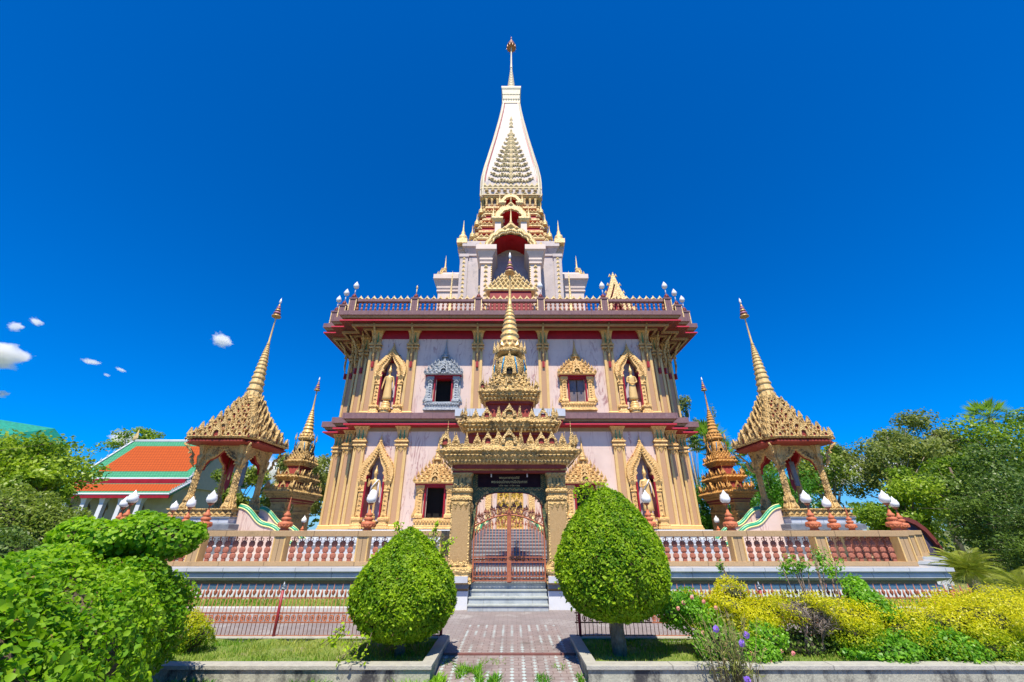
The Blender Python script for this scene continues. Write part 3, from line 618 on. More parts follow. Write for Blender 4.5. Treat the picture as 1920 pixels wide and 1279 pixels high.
# ------------------------------------------------------------------ niches
def niche(zc, h, lower):
    """niche frame facing -y: foot at 0, column tops at zc, ogee apex at h"""
    f = MB()
    for sx in (-1, 1):
        f.sq(sx*.66, -.05, [(.33, .34, 0), (.33, .34, .07), (.28, .30, .12), (.28, .30, .2), (.22, .25, .25), (.22, .25, .34), (.28, .30, .42), (.28, .30, .50), (.2, .2, .56)], 0, .2, 1)
        f.sq(sx*.64, -.05, [(.14, .16, .56), (.12, .14, .8), (.12, .14, zc-.62), (.17, .19, zc-.58), (.13, .15, zc-.52), (.13, .15, zc-.30), (.22, .24, zc-.12), (.22, .24, zc)], 0)
        for k in range(5): f.fix(sx*.64, -.2, .85+.22*k, .14, .2, 0, 0, .3)
        f.fix(sx*.66, -.25, .55, .22, .3, 0); f.fix(sx*.9, -.15, zc, .20, .45, sx*R(20)); f.fix(sx*.74, -.22, zc-.5, .2, .3, 0)
    root = f.build('niche', gold, T0)
    a = MB(); O = [(x*.88, zc+z*(h-zc)) for x, z in ogee(1, 1)]
    I0 = [(-.5, 0), (-.47, .1), (-.36, .16), (-.43, .22), (-.36, .32), (-.24, .42), (-.14, .56), (-.04, .70), (0, .76)]; I = [(x*.95, zc+z*(h-zc)*.93) for x, z in I0+[(-p[0], p[1]) for p in reversed(I0[:-1])]]
    a.band(O, I, -.30, .02, 0)
    mid = [((p[0]+q[0])/2, (p[1]+q[1])/2) for p, q in zip(O, I)]
    for (x, z) in mid+[((p[0]+q[0])/2, (p[1]+q[1])/2) for p, q in zip(mid, mid[1:])]: a.fix(x, -.31, z-.08, .17, .2, 0, 0, .4)
    for i in range(len(O)-1):
        for t_ in (0, .5):
            x = O[i][0]+(O[i+1][0]-O[i][0])*t_; z = O[i][1]+(O[i+1][1]-O[i][1])*t_; a.fix(x, -.15, z-.03, .13, .17, 0, 0, .4)
    a.lathe(0, -.12, [(.08, h-.05), (.09, h+.04), (.04, h+.1), (.05, h+.16), (.015, h+.32), (.003, h+.5)], 8)
    a.build('niche_arch', gold, root)
    r = MB(); r.box(-.50, -.42, -.28, .50, .42, h-.75, 0); r.box(.42, .50, -.28, .50, .42, h-.75, 0); r.box(-.5, .5, .44, .50, .4, h-.4, 1); r.box(-.5, .5, -.1, .5, .36, .44, 1); r.box(-.5, .5, .0, .5, h-.8, h-.75, 0)
    r.build('niche_recess', [red, mat('lilac_plaster_'+str(int(zc*10)), (.55, .50, .60), (.48, .43, .52), 2, .6)], root)
    s = MB(); s.lathe(0, -.22, [(.30, .02), (.33, .06), (.24, .12), (.30, .22), (.36, .34), (.30, .38), (.22, .42), (.25, .50), (.24, .58)], 16)
    for k in range(14): s.fix(.31*math.cos(k*math.pi/7), -.22+.31*math.sin(k*math.pi/7), .2, .13, .16, k*math.pi/7+R(90))
    s.build('lotus_pedestal', gold_plain, root)
    return root
n1 = niche(2.35, 4.1, 0); n1.location = (-NX, FR, 7.62)
n2 = dup(n1, T0, None, (NX, FR, 7.62)); n3 = niche(2.35, 4.30, 1); n3.location = (-NX, FR, 1.86); n4 = dup(n3, T0, None, (NX, FR, 1.86))
# ------------------------------------------------------------------ standing statues (one skinned body each)
def statue(x, z, label, arm, cloth, sash, s=1.0):
    """slender robed standing figure about 1.75 m tall; arm: 'down' | 'raise' | 'chest' | 'fold'"""
    V = [(0, 0, .92), (0, -.01, 1.10), (0, 0, 1.30), (0, 0, 1.46), (0, -.01, 1.56), (0, -.02, 1.66), (0, -.01, 1.77), (0, 0, 1.85)]
    Rr = [(.13, .10), (.105, .08), (.155, .095), (.06, .06), (.058, .06), (.092, .10), (.075, .08), (.035, .035)]
    E_ = [(i, i+1) for i in range(7)]
    def chain(start, pts):
        i = start
        for p, r in pts: V.append(p); Rr.append(r); E_.append((i, len(V)-1)); i = len(V)-1
        return i
    for q in (-1, 1): chain(0, [((.085*q, 0, .80), (.10, .10)), ((.085*q, -.01, .48), (.062, .07)), ((.085*q, .02, .28), (.055, .06)), ((.085*q, .02, .08), (.035, .04)), ((.09*q, -.10, .04), (.042, .025))])
    for q in (-1, 1):
        i = chain(2, [((.19*q, 0, 1.38), (.062, .062))])
        if arm == 'down' or (arm == 'raise' and q == 1) or (arm == 'chest' and q == 1): pts = [((.25*q, .0, 1.12), (.045, .045)), ((.28*q, -.05, .88), (.034, .034)), ((.285*q, -.07, .76), (.035, .022)), ((.285*q, -.09, .68), (.022, .012))]
        elif arm == 'raise': pts = [((.27*q, -.02, 1.14), (.045, .045)), ((.22*q, -.18, 1.24), (.034, .034)), ((.20*q, -.22, 1.36), (.035, .02)), ((.20*q, -.23, 1.45), (.02, .012))]
        elif arm == 'chest': pts = [((.26*q, -.02, 1.12), (.045, .045)), ((.13*q, -.16, 1.14), (.034, .034)), ((.04*q, -.17, 1.20), (.035, .02)), ((0, -.18, 1.26), (.02, .012))]
        else: pts = [((.25*q, -.02, 1.10), (.045, .045)), ((.10*q, -.15, 1.02), (.034, .034)), ((.02*q, -.17, .98), (.035, .02)), ((-.03*q, -.17, .96), (.02, .012))]
        chain(i, pts)
    me = bpy.data.meshes.new('statue'); me.from_pydata(V, E_, []); o = bpy.data.objects.new('statue', me); sc.collection.objects.link(o)
    sk = o.modifiers.new('skin', 'SKIN'); sb = o.modifiers.new('sub', 'SUBSURF'); sb.levels = sb.render_levels = 2
    for i, d_ in enumerate(me.skin_vertices[0].data): d_.radius = Rr[i]; d_.use_root = i == 0
    me.materials.append(gold_plain)
    h = MB(); h.lathe(0, -.0, [(.088, 1.72), (.082, 1.79), (.05, 1.83), (.045, 1.87), (.03, 1.90), (.02, 1.97), (.004, 2.04)], 10); adopt(h.build('crown', gold_plain), o)
    f_ = MB()
    for q in (-1, 1): f_.fix(.092*q, -.02, 1.64, .03, .09, R(90), 0)
    f_.lathe(0, -.115, [(.004, 1.64), (.014, 1.65), (.006, 1.69)], 6); f_.box(-.05, -.02, -.112, -.09, 1.675, 1.685); f_.box(.02, .05, -.112, -.09, 1.675, 1.685); f_.box(-.025, .025, -.115, -.09, 1.60, 1.612); adopt(f_.build('face', gold_plain), o)
    rb = MB()
    if cloth: rb.lathe(0, -.0, [(.13, 1.42), (.17, 1.32), (.15, 1.12), (.17, .9), (.20, .6), (.22, .3), (.24, .16), (.20, .15)], 18, sy=.62); adopt(rb.build('robe', gold_plain), o)
    else:
        rb.lathe(0, 0, [(.12, 1.0), (.16, .9), (.19, .8), (.20, .68), (.17, .60), (.10, .58)], 16, sy=.75); adopt(rb.build('wrapped_cloth', whitecl), o)
    if sash:
        rb = MB(); rb.tube([(.16, -.06, 1.42), (.06, -.12, 1.28), (-.08, -.12, 1.10), (-.14, -.04, .98)], .026, 6); rb.tube([(.17, 0, 1.42), (.21, -.08, 1.15), (.2, -.07, .85)], .02, 6); adopt(rb.build('sash', whitecl), o)
    b_ = MB(); b_.lathe(0, -.02, [(.19, -.06), (.19, .0), (.16, .02), (.16, .05)], 14); adopt(b_.build('foot_base', gold_plain), o)
    o.location = (AX+x, 32.4+FR-.2, z); o.scale = (s, s, s); return prop(o, label, 'statue', 'standing statues in the wall niches')
statue(-NX, 7.62+.66, 'golden standing statue with both arms down in the upper left niche', 'down', True, False, 1.12)
statue(NX, 7.62+.66, 'golden robed standing statue in the upper right niche', 'fold', True, False, 1.12)
statue(-NX, 1.86+.66, 'golden statue with white cloth round its hips in the lower left niche', 'raise', False, True, 1.17)
statue(NX, 1.86+.66, 'golden robed statue with white shoulder cloth in the lower right niche', 'chest', True, True, 1.17)
# ------------------------------------------------------------------ roof terrace balustrade
TB = 13.62; OB = E1-.42
rail = MB(); cr = MB(); A = foot(10.4+OB, 10.4+OB, .82, 2); n = len(A); bme = None; cnt = 0
fn = T0
b_ = MB(); b_.sq(0, 0, [(.05, .05, 0), (.05, .05, .06)]);
for k in range(2): b_.lathe(0, 0, [(.03, .06+.26*k), (.07, .14+.26*k), (.075, .20+.26*k), (.03, .32+.26*k)], 6, 0, False)
b_.box(-.045, .045, -.045, .045, .58, .66); bdat = None
BR = MB(); holder = MB(); holder.loft([[(x, y, TB) for x, y in foot(10.4+OB+.16, 10.4+OB+.16, .82, 2)], [(x, y, TB+.12) for x, y in foot(10.4+OB+.14, 10.4+OB+.14, .82, 2)]]); hold = holder.build('terrace_balustrade', purple, T0)
for i in range(n):
    (xa, ya), (xb, yb) = A[i], A[(i+1) % n]
    Ln = math.hypot(xb-xa, yb-ya); a = math.atan2(yb-ya, xb-xa); Tm = Matrix.Translation((xa, ya, TB)) @ Matrix.Rotation(a, 4, 'Z')
    rail.M = Tm; rail.box(-.11, Ln+.11, -.12-.001*(i % 3), .12, .78, .94+.002*(i % 3))
    cr.M = Tm
    k = max(2, int(Ln/.40)); cr.row(.1, .0, Ln-.1, .0, .94, k, .34, .34, 0, 0, 'f' if Ln > 3 else 'f')
    cr.box(0, Ln, -.05, .05, .93, 1.0)
    frontside = (ya < -10 and yb < -10) or Ln < 3
    if frontside or True:
        m_ = int(Ln/.27)
        if abs(xa) > 11 and Ln > 10 or ya > 5: m_ = 0
        for j in range(m_):
            if cnt >= 98: BR.M = Tm @ Matrix.Translation((Ln*(j+.5)/m_, 0, .12)); BR.sq(0, 0, [(.04, .04, 0), (.06, .06, .3), (.04, .04, .66)]); continue
            if bdat is None: q = b_.build('baluster', rust2, hold); bdat = q.data
            else: q = bpy.data.objects.new('baluster', bdat); sc.collection.objects.link(q); adopt(q, hold)
            q.location = Tm @ Vector((Ln*(j+.5)/m_, 0, .12)); cnt += 1
    if BR.f and False: pass
rail.build('cap_rail', purple, hold); cr.build('leaf_crest', gold_pale, hold)
if BR.f: o = BR.build('side_baluster', rust2, hold); o['kind'] = 'stuff'
def tpost(x, y, a=0):
    p = MB(); p.sq(0, 0, [(.20, .18, .1), (.20, .18, .9)], 0); p.sq(0, 0, [(.24, .22, .9), (.25, .23, 1.0), (.12, .12, 1.08)], 0)
    for e in (-1, 1): p.box(e*.2-.025, e*.2+.025, -.20, -.15, .12, .9, 1); p.box(e*.2-.03, e*.2+.03, -.205, .19, .1, .12, 1)
    q = p.build('post', [purple, gold_pale], hold); q.location = (x, y, TB); q.rotation_euler = (0, 0, a)
    return q
def tlamp(x, y, label, globe=True, gr='small white globe lamps on the temple roof terrace'):
    t = thing('terrace_lamp' if globe else 'terrace_finial', label, 'lamp' if globe else 'finial', (AX+x, 32.4+y, TB+1.06), 0, gr if globe else 'red urn finials on the temple roof terrace')
    u = MB(); u.lathe(0, 0, [(.10, 0), (.15, .06), (.16, .10), (.08, .14), (.12, .18), (.11, .23), (.05, .28), (.025, .33)], 10); u.build('urn', mat_red_urn, t)
    s = MB(); s.tube([(0, 0, .3), (0, 0, .72)], .03, 6)
    if globe:
        s.build('stem', whitecl, t); g_ = MB(); g_.lathe(0, 0, [(.05, .70), (.13, .76), (.17, .86), (.15, .97), (.09, 1.08), (.02, 1.2), (.004, 1.24)], 12); g_.build('globe', glassw, t)
    else: s.lathe(0, 0, [(.03, .7), (.07, .76), (.05, .84), (.01, .95)], 8); s.build('spike', gold_pale, t)
mat_red_urn = mat('dark_red_urn', (.26, .05, .04), (.2, .04, .03), 5, .5)
fy = -(10.4+OB)
for x in (-9.55, -5.8, -1.95, 1.85, 5.7, 9.55): tpost(x, fy)
W_ = 10.4+OB
for sx, nm in ((-1, 'left'), (1, 'right')):
    tpost(sx*(W_-.82), -(W_-.82)); tpost(sx*W_, -(W_-1.64)); tpost(sx*W_, -5.8, R(90)); tpost(sx*W_, 0, R(90))
    tlamp(sx*9.6, fy, f'globe lamp on the front {nm} corner post of the roof terrace')
    tlamp(sx*(W_-.82), -(W_-.82), f'globe lamp second outward from the {nm} front corner of the roof terrace')
    tlamp(sx*W_, -(W_-1.64), f'outermost {nm} globe lamp of the roof terrace')
    tlamp(sx*W_, -4.6, f'farther {nm} globe lamp half hidden behind the terrace rail')
tlamp(-5.8, fy, 'finial with white stem on the second terrace post from the left', False)
tlamp(-1.95, fy, 'finial left of the tower porch on the roof terrace rail', False)
tlamp(1.85, fy, 'globe lamp right of the tower porch on the roof terrace rail'); tlamp(5.7, fy, 'globe lamp left of the small gable on the roof terrace rail')
# small gilded gable roof on the terrace, right rear, and two slim gilt stupas
g = MB(); g.box(6.2, 8.3, -8.7, -7, TB, TB+1.75, 0); g.M = Matrix.Translation((7.25, -8.6, TB+1.7)) @ Matrix.Diagonal((.86, 1, .84, 1)); _m = lambda P: P+[(-x, z) for x, z in reversed(P[:-1])]
g.band(_m([(-1.55, 0), (-1.2, .45), (-.8, 1.2), (-.42, 2.2), (0, 3.7)]), _m([(-1.05, 0), (-.78, .45), (-.48, 1.05), (-.22, 1.8), (0, 2.6)]), -.2, .15, 0)
g.band(_m([(-.9, -.1), (-.62, .35), (-.33, 1.0), (0, 2.2)]), _m([(-.52, -.1), (-.34, .25), (-.16, .65), (0, 1.2)]), -.38, -.21, 0)
g.extr(_m([(-1.1, 0), (-.5, 1.1), (0, 2.7)]), -.05, .05, 1); g.extr(_m([(-1.5, 0), (-.75, 1.2), (0, 3.4)]), .16, 1.9, 1)
for k in range(6):
    for sx in (-1, 1): g.fix(sx*(1.42-.235*k), -.1, .15+.30*k+.065*k*k, .22, .34, 0, 0)
g.M = None; prop(g.build('stair_gable', [gold_pale, red]), 'small pointed gilded gable roof on the right of the roof terrace', 'gable'); bpy.data.objects['stair_gable'].location = (AX, 32.4, 0)
for sx, nm in ((-1, 'left'), (1, 'right')):
    g = MB(); g.sq(0, 0, [(.5, .5, 0), (.5, .5, .6), (.62, .62, .7), (.4, .4, .85)], 0); g.lathe(0, 0, [(.4, .85), (.48, 1.0), (.32, 1.2), (.36, 1.35), (.16, 1.7), (.2, 1.85), (.1, 2.3), (.05, 3.4), (.04, 4.2), (.004, 4.6)], 12)
    o = g.build('slim_stupa', gold_pale); o.location = (AX+sx*4.05, 32.4-9.2, TB); prop(o, f'slim gilt spike stupa on the terrace {nm} of the tower porch', 'stupa')
# ================================================================== the tower itself (parts of T0)
m_ = MB(); m_.sq(0, 0, [(4.25, 4.25, TB), (4.25, 4.25, 23.2), (4.35, 4.35, 23.25), (4.35, 4.35, 23.45), (4.28, 4.28, 23.5), (4.5, 4.5, 23.95), (4.66, 4.66, 24.05), (4.66, 4.66, 24.55), (4.3, 4.3, 24.6), (4.2, 4.2, 24.95), (3.6, 3.6, 25.0)], 0, .10, 1)
m_.build('tower_body', whitest, T0)
for sx in (-1, 1):
    for sy in (-1, 1):
        m_ = MB(); m_.sq(sx*4.02, sy*4.02, [(.34, .34, TB), (.34, .34, 23.0), (.42, .42, 23.1), (.42, .42, 23.4)]); p = m_.build('corner_pier', whitest, T0)
        m_ = MB()
        for k in range(22): m_.fix(sx*4.02, sy*4.02-.35, TB+.4+.42*k, .26, .4, 0, 0, .25)
        adopt(m_.build('gilt_rosettes', gold_pale), p)
        m_ = MB(); m_.stupa(sx*4.25, sy*4.25, 24.6, .42, 2.7, 0, 10); m_.sq(sx*4.25, sy*4.25, [(.45, .45, 24.4), (.45, .45, 24.85)], 0); m_.build('corner_finial', gold_pale, T0)
def porch(a):
    """projecting porch; built for the -y side then turned by a"""
    D = 6.45; M0 = Matrix.Rotation(a, 4, 'Z')
    m_ = MB(); m_.M = M0
    for sx in (-1, 1):
        x0, x1 = sorted((sx*1.55, sx*2.35)); m_.box(x0, x1, -D+.02, -4.2, TB, 21.2)
        cx, cy = (x0+x1)/2, -D+.4; hx = .42
        m_.loft([[(cx+px*q, -D+.42+py*q-(.0), z) if False else (cx+px*(.40+q), (-D-q if py < 0 else -4.2), z) for px, py in ((-1, -1), (1, -1), (1, 1), (-1, 1))] for q, z in ((0, 20.8), (.10, 20.85), (.10, 21.0), (.03, 21.02), (.12, 21.2), (.12, 21.35), (.06, 21.36), (.30, 21.9), (.42, 22.0), (.42, 22.45))])
    root = m_.build('porch', mat_porch, T0)
    v = MB(); v.M = M0; n = 12
    arc = [(1.56*math.cos(math.pi*k/n), 22.3+1.5*math.sin(math.pi*k/n)) for k in range(n+1)]
    for k in range(n): (xa, za), (xb, zb) = arc[k], arc[k+1]; v.add([(xa, -D+.05, za), (xb, -D+.05, zb), (xb, -4.2, zb), (xa, -4.2, za)], [(0, 1, 2, 3)])
    for sx in (-1, 1): x0, x1 = sorted((sx*1.45, sx*2.2)); v.box(x0, x1, -D+.1, -4.21, 22.449, 22.6)
    v.add([(0, -D+.3, 23.76)]+[(.26*math.cos(k*.785), -5.6+.2*math.sin(k*.785), 23.7) for k in range(8)], [tuple(range(1, 9))])
    v.build('red_vault', red_b, root)
    bk = MB(); bk.M = M0; bk.box(-1.56, 1.56, -4.32, -4.24, TB, 22.3); bk.add([(x, -4.3, z) for x, z in arc], [tuple(range(n+1))]); bk.build('niche_back', mat_back, root)
    rf = MB(); rf.M = M0; arc2 = [(1.95*math.cos(math.pi*k/n), 22.46+1.6*math.sin(math.pi*k/n)) for k in range(n+1)]
    for k in range(n): (xa, za), (xb, zb) = arc2[k], arc2[k+1]; rf.add([(xa, -D+.1, za), (xb, -D+.1, zb), (xb, -4.2, zb), (xa, -4.2, za)], [(3, 2, 1, 0)])
    rf.build('porch_roof', whitest, root)
    g = MB(); g.M = M0; A_ = foilarch(2.05, 1.95, 22.45, 7); B_ = foilarch(1.62, 1.5, 22.45, 7); g.band(A_, B_, -D-.12, -D+.12)
    for k in range(len(A_)): g.M = M0; x, z = A_[k]; g.fix(x, -D, z-.05, .26, .34, 0)
    for k in range(len(A_)): x, z = ((A_[k][0]+B_[k][0])/2, (A_[k][1]+B_[k][1])/2); g.fix(x, -D-.13, z-.1, .2, .24, 0, 0, .5)
    g.fix(0, -D, 24.3, 1.1, 1.0, 0, 0, .3); g.fix(-.5, -D, 24.2, .7, .5, 0); g.fix(.5, -D, 24.2, .7, .5, 0); g.lathe(0, -D, [(.16, 24.9), (.18, 25.0), (.08, 25.2), (.06, 25.8), (.003, 26.6)], 8)
    for sx in (-1, 1):
        g.fix(sx*2.45, -D-.1, 22.45, .42, .55, 0)
        for k in range(16): g.kudu(sx*1.95, -D-.02, TB+.4+.43*k, .3, .34, 0) if False else g.fix(sx*1.95, -D-.0, TB+.4+.43*k, .3, .42, 0, 0, .3)
        for k in range(34): g.fix(sx*1.53, -D+.05, TB+.2+.21*k, .14, .2, sx*R(-50), 0, .5)
    g.build('gilt_arch', gold_pale, root); return root
mat_porch = mat('pinkish_white_stucco', (.68, .56, .50), (.60, .49, .44), 1.2, .55, 0, .1, 6, (.40, .36, .38), 1.4, .62)
mat_back = veins(mat('violet_grey_plaster', (.40, .36, .42), (.33, .29, .36), 1.5, .5, 0, .1, 5), (.6, .5, .55), 1.5, .03, .4)
for a in (0, 90, 180, 270): porch(R(a))
# pink gilt pediment at the front porch foot
g = MB()
for k in range(6):
    s = 1-.16*k; g.sq(0, -7.3, [(1.75*s, .4*s+.1, TB+3.9+.26*k), (1.85*s, .45*s+.1, TB+4.0+.26*k), (1.7*s, .35*s+.1, TB+4.16+.26*k)]); g.row(-1.75*s, -7.75, 1.75*s, -7.75, TB+4.0+.26*k, 10-k, .34, .42, 0)
g.lathe(0, -7.3, [(.3, TB+5.4), (.34, TB+5.6), (.15, TB+5.9), (.06, TB+6.4), (.004, TB+7.0)], 8)
g.sq(0, -7.2, [(1.5, .5, TB), (1.5, .5, TB+3.9)], 1); g.build('shrine_front', [gold_pale, curtain], T0)
# stepped gilt and red tiers
tz = 25.0; z = tz; m_ = MB(); ORN = [MB() for _ in range(4)]
tiers = [(3.78, .95), (3.62, .78), (3.45, .95), (3.28, .78), (3.14, .95), (3.02, .8)]
for k, (hw, h) in enumerate(tiers):
    m_.sq(0, 0, [(hw-.16, hw-.16, z), (hw-.16, hw-.16, z+h*.56), (hw-.05, hw-.05, z+h*.60), (hw, hw, z+h*.66), (hw, hw, z+h*.76), (hw-.08, hw-.08, z+h*.79), (hw-.02, hw-.02, z+h*.86), (hw-.02, hw-.02, z+h*.94), (hw-.3, hw-.3, z+h)], 0, .09, 2, ms=[1, 0, 0, 0, 0, 0, 0, 1])
    if k % 2 == 0:
        for a in range(4):
            orn = ORN[a]; orn.M = Matrix.Rotation(R(90*a), 4, 'Z')
            orn.row(-hw+.6, -hw, -1.2, -hw, z+h*.86, 5, .38, .36, 0); orn.row(1.2, -hw, hw-.6, -hw, z+h*.86, 5, .38, .36, 0)
            orn.stupa(-hw+.25, -hw+.25, z+h*.86, .26, 1.5, 0); orn.fix(-hw+.55, -hw+.1, z+h*.3, .4, .7, 0); orn.fix(hw-.55, -hw+.1, z+h*.3, .4, .7, 0)
    z += h
m_.build('stepped_tier', [gold_pale, red_b], T0); [o_.build('tier_ornament', gold_pale, T0) for o_ in ORN]
# small stacked porches over the big one
def miniporch(y, z0, w, h, r):
    m_ = MB()
    for sx in (-1, 1):
        m_.box(*sorted((sx*w*.62, sx*w)), y, -2.8, z0, z0+h, 0); m_.sq(sx*w*.83, y+.3, [(w*.22, .42, z0+h-.25), (w*.34, .55, z0+h-.05), (w*.34, .55, z0+h+.12)], 1)
        m_.stupa(sx*w*1.12, y+.2, z0+h+.12, w*.17, h*.9, 1)
    n = 10; A_ = foilarch(w*1.0, w*1.05, z0+h+.1, 5); B_ = foilarch(w*.70, w*.72, z0+h+.1, 5); m_.band(A_, B_, y-.14, y+.1, 1)
    for x, q in A_: m_.fix(x, y, q-.04, w*.17, w*.24, 0, 1)
    m_.fix(0, y, z0+h+w, w*.6, w*.55, 0, 1); m_.lathe(0, y, [(w*.09, z0+h+w*1.4), (w*.03, z0+h+w*1.7), (.003, z0+h+w*2.2)], 6, 1)
    arc = [(w*.72*math.cos(math.pi*k/n), z0+h+w*.72*math.sin(math.pi*k/n)) for k in range(n+1)]
    for k in range(n): (xa, za), (xb, zb) = arc[k], arc[k+1]; m_.add([(xa, y+.05, za), (xb, y+.05, zb), (xb, -2.9, zb), (xa, -2.9, za)], [(0, 1, 2, 3)], 2)
    m_.box(-w*.62, w*.62, y+.9, y+1.0, z0, z0+h, 3); m_.add([(x, y+.95, q) for x, q in arc], [tuple(range(n+1))], 2)
    m_.build('upper_porch', [mat_porch, gold_pale, red_b, mat_back], T0)
miniporch(-4.75, 24.95, 1.42, 2.0, 0); miniporch(-3.9, 27.4, .95, 2.2, 0)
# bell-shaped spire body
z5 = z
m_ = MB(); m_.sq(0, 0, [(2.72, 2.72, z5-.1), (2.72, 2.72, z5+.05), (2.62, 2.62, z5+.1), (2.62, 2.62, 31.4), (2.85, 2.85, 31.5), (2.92, 2.92, 31.62)], 0, .08, 1, ms=[1, 1, 2, 0, 0]); m_.build('spire_neck', [gold_pale, cream, mat('dim_ochre', (.34, .24, .14), (.24, .17, .12), 3, .6)], T0)
m_ = MB()
for a in range(4):
    m_.M = Matrix.Rotation(R(90*a), 4, 'Z')
    for k in range(10): x = -2.4+4.8*k/9; m_.lathe(x, -2.72, [(.1, z5+.1), (.18, z5+.35), (.10, z5+.6), (.14, z5+.85), (.2, z5+1.1), (.14, 31.5)], 6)
m_.build('neck_baluster_band', gold_old, T0)
BP = [(31.6, 2.95), (32.2, 2.98), (33.5, 2.98), (34.4, 2.92), (36.0, 2.72), (37.5, 2.48), (39.2, 2.22), (41.0, 1.94), (43.0, 1.66), (45.0, 1.38), (46.8, 1.16), (48.2, 1.02), (48.5, 1.0)]
m_ = MB(); m_.sq(0, 0, [(b, b, a) for a, b in BP], 0, .07, 1); m_.build('bell_body', whitest, T0)
m_ = MB(); m_.sq(0, 0, [(1.06, 1.06, 48.5), (1.06, 1.06, 49.4), (1.02, 1.02, 49.42), (1.05, 1.05, 49.9), (1.10, 1.10, 50.9), (1.2, 1.2, 51.2), (1.2, 1.2, 51.5), (.5, .5, 51.55)])
for k in range(7): m_.fix(-.9+.3*k, -1.07, 49.3, .32, -.5, 0)
for k in range(12): m_.fix(-1.0+.18*k, -1.08, 50.0, .16, .3, 0)
m_.build('bell_cap', cream, T0)
m_ = MB(); rm = MB()      # cream corner ribs with a thin red line
for a in range(4):
    Mr = Matrix.Rotation(R(90*a), 4, 'Z')
    for sx in (-1, 1):
        pts = [(sx*(b*.93), -b-.02, z_) for z_, b in BP]; 
        m_.M = Mr; m_.tube(pts, .10, 5, 0, False); rm.M = Mr; rm.tube([(x-sx*.17, y-.02, z_) for x, y, z_ in pts[2:]], .035, 4, 0, False)
m_.build('corner_rib', cream, T0); rm.build('red_line', redl, T0)
m_ = MB()
def bw(zz): return float(np.interp(zz, [a for a, b in BP], [b for a, b in BP]))
for a in range(4):
    m_.M = Matrix.Rotation(R(90*a), 4, 'Z')
    rows = 11
    for k in range(rows):
        zz = 33.4+.84*k; half = 2.2*(1-k/(rows+.3))**.9
        for sx in (-1, 1):
            P = []; nb = 7
            for j in range(nb+1): u = j/nb; P.append((sx*half*u, -bw(zz)-.04, zz-.1+.55*u*u*half*.5+.18*math.sin(u*6)))
            m_.tube(P, [.11*(1-.5*j/nb) for j in range(nb+1)], 5)
            for j in range(1, nb+1):
                x, y, q = P[j]; sz = .40-.02*j; m_.fix(x, y-.04, q-.05, sz, sz*1.25, 0, 0, .25); m_.fix(x-sx*.12, y-.03, q+.06, sz*.7, -sz*1.1, 0, 0, .3)
                if half > 1 and j in (3, 6): m_.lathe(x, y, [(.16, q+.1), (.19, q+.2), (.02, q+.34)], 7)
        m_.fix(0, -bw(zz)-.05, zz-.1, .42, .85, 0, 0, .25); m_.fix(0, -bw(zz)-.05, zz+.5, .3, .6, 0, 0, .25)
    for zz in (43.3, 44.0, 44.8): m_.fix(0, -bw(zz)-.03, zz, .5-.1*(zz-43.3), .8, 0, 0, .2)
    for j in range(11): m_.fix(-2.6+.52*j, -3.0, 32.7, .5, .62, 0, 0, .2)
    for j in range(6): m_.fix(-2.3+.92*j, -3.0, 31.75, .46, .34, 0, 0, .3); 
    m_.box(-2.9, 2.9, -3.05, -2.95, 32.5, 32.64); m_.box(-2.9, 2.9, -3.04, -2.95, 31.62, 31.72)
    for j in range(9): m_.lathe(-2.4+.6*j, -3.0, [(.18, 32.1), (.19, 32.3), (.03, 32.42)], 6)
m_.build('gilt_filigree', mat('pale_cream_relief', (.66, .54, .32), (.56, .43, .22), 5, .6, 0, .4, 14), T0)
m_ = MB(); pr = [(.62, 51.5)]; z = 51.5
for k in range(14): r = .62*(1-k/17); pr += [(r, z), (r, z+.2), (r*.72, z+.24), (r*.72, z+.40)]; z += .40
pr += [(.16, z), (.12, z+1), (.06, 62.6)]; m_.lathe(0, 0, pr, 14, 0, False); m_.build('ringed_spire', cream, T0)
m_ = MB()
for k, (r, zz) in enumerate(((.66, 61.8), (.52, 62.25), (.38, 62.65), (.26, 63.0), (.14, 63.35))): m_.lathe(0, 0, [(r, zz), (r*.97, zz+.14), (r*.55, zz+.34), (.03, zz+.4)], 16, 0)
for k in range(10): a = k*.628; m_.box(.62*math.cos(a)-.02, .62*math.cos(a)+.02, .62*math.sin(a)-.02, .62*math.sin(a)+.02, 61.4, 61.8)
m_.lathe(0, 0, [(.06, 63.8), (.1, 63.95), (.004, 64.4)], 8); m_.build('tiered_parasol', mat('aged_pink_gilt', (.45, .22, .18), (.30, .15, .14), 8, .5, .2), T0)
